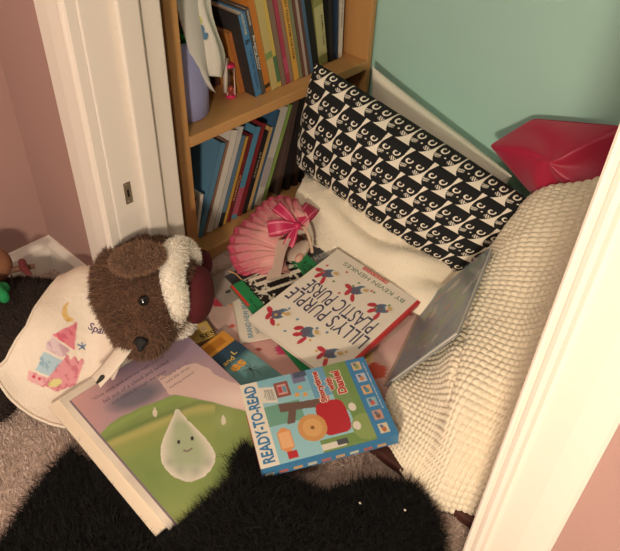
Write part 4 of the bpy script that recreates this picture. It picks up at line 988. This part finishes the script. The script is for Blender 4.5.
bibV = P3[ins]; BB = BVHTree.FromPolygons([Vector(p) for p in bibV], fs)
# embroidered name
tp_, tn_ = hit(BB, 100, 332)
if tp_ is not None:
    r_, _q = hit(BB, 105, 332.5); rt = (r_-tp_)/np.linalg.norm(r_-tp_); tn_ = tn_*np.sign(tn_[2]); up_ = np.cross(tn_, rt); tb = MB(); put_text(tb, 'Spark', tp_+np.array([0, 0, .0]), rt, up_, .018, .044, 0, (96, 74, 110), .4, 0)
    tv = np.concatenate(tb.v)
    for q in tv:
        h_ = BB.ray_cast(Vector((q[0], q[1], .5)), Vector((0, 0, -1)))
        if h_[0] is not None: q[2] = h_[0].z+.0022
    b.add(tv, tb.f, 0, np.concatenate(tb.c))
bib = b.build('bib', mat('bib_cotton', (255, 255, 255), .9, attr=True, bump=.3, bscale=400), bear, label='white cotton bib embroidered with a castle, moon and star', solid=.002)
# piping round the bib
pts = []
m_ = len(BP)
for k in range(m_*8):
    i = k//8; f = (k % 8)/8; q = BP[i]*(1-f)+BP[(i+1) % m_]*f
    jx = int(np.clip((q[0]-xs[0])/g, 0, len(xs)-1)); iy = int(np.clip((q[1]-ys[0])/g, 0, len(ys)-1)); pts.append((q[0], q[1], Z[iy, jx]+.001))
b = MB(); b.tube(pts+[pts[0]], .0026, 8); b.build('piping', mat('bib_piping', (224, 210, 192), .8), bib)
# strap with fastening
sp = [(132, 338, .125), (122, 352, .115), (112, 364, .10), (104, 374, .09), (96, 382, .085)]
pc_ = np.array([at(a, q, z=z) for a, q, z in sp]); w_ = at(133, 349, z=.12)-at(126, 341, z=.12); w_ = w_/np.linalg.norm(w_)*.015
b = MB(); net = np.array([[p-w_, p-w_*.3+np.array([0, 0, .003]), p+w_*.3+np.array([0, 0, .003]), p+w_] for p in pc_]); b.grid(bspline(net, 40, 10), 0); b.build('strap', mat('bib_strap', (228, 214, 196), .85, bump=.2), bib, solid=.002)
b = MB(); q0, q1 = at(98, 384, z=.084), at(108, 376, z=.086); b.tube([q0, (q0+q1)/2+np.array([0, 0, .006]), q1], .0045, 10); b.build('fastener', mat('dark_velcro', (60, 58, 54), .9), bib)

# ------------------------------------------------------------------ twiggy toy with green felt at the left edge
t = thing('wooden_twig', 'wooden twig with a dark red knot lying above the bear by the baseboard', 'twig', at(18, 275, z=.03))
tw = [at(-8, 276, z=0.145), at(8, 271, z=0.140), at(22, 268, z=0.138), at(35, 266, z=0.136)]
b = MB(); b.tube(tw, [.0055, .0055, .005, .0045], 12); b.build('stick', mat('dark_twig', (96, 66, 48), .7, var=.2, vscale=90), t)
b = MB(); b.tube([at(22, 262, z=0.140), at(24, 268, z=0.146), at(30, 275, z=0.132)], [.007, .008, .004], 10); b.build('knot', mat('dark_red_wool', (92, 36, 34), .9, bump=.4), t)
b = MB(); b.tube([at(11, 271, z=0.135), at(11.5, 278, z=0.125), at(12, 284, z=0.120)], .0009, 6); b.build('string', mat('dark_string', (50, 40, 36), .9), t)
V2, F2 = blob([(at(-6, 264, z=0.150), (.035, .03, .03), None)], .005, 4); b = MB(); b.add(V2, F2); o = b.build('plush_ball', mat('tan_brown_plush', (128, 84, 58), .9, bump=.5, bscale=500)); tag(o, 'tan brown plush ball peeking in at the left edge above the twig', 'plush toy')
V2, F2 = blob([(at(-3, 291, z=0.150), (.02, .012, .02), None), (at(4, 288, z=0.145), (.012, .01, .012), None), (at(3, 296, z=0.150), (.014, .01, .014), None)], .004, 4); b = MB(); b.add(V2, F2); o = b.build('felt_bow', mat('green_felt', (24, 130, 72), .85, bump=.4, bscale=500)); tag(o, 'bright green felt piece below the twig at the left edge', 'felt bow')

# ================================================================== LIGHT
def lamp(name, loc, e, col, r):
    l = bpy.data.lights.new(name, 'POINT'); l.energy = e; l.color = col; l.shadow_soft_size = r
    o = bpy.data.objects.new(name, l); COL.objects.link(o); o.location = loc; return o
lamp('bedside_lamp', (.20, -.48, .72), 54, (1, .83, .64), .06)
lamp('ceiling_fill', (-.1, -.9, 2.25), 32, (1, .86, .72), .15)  # added fill light from above, no fitting known there
w = bpy.data.worlds.new('world'); SC.world = w; w.use_nodes = True
w.node_tree.nodes['Background'].inputs[0].default_value = (.75, .8, .9, 1); w.node_tree.nodes['Background'].inputs[1].default_value = .2
vs = SC.view_settings; vs.view_transform = 'Standard'; vs.look = 'None'; vs.exposure = 0; vs.gamma = 1; vs.use_curve_mapping = False
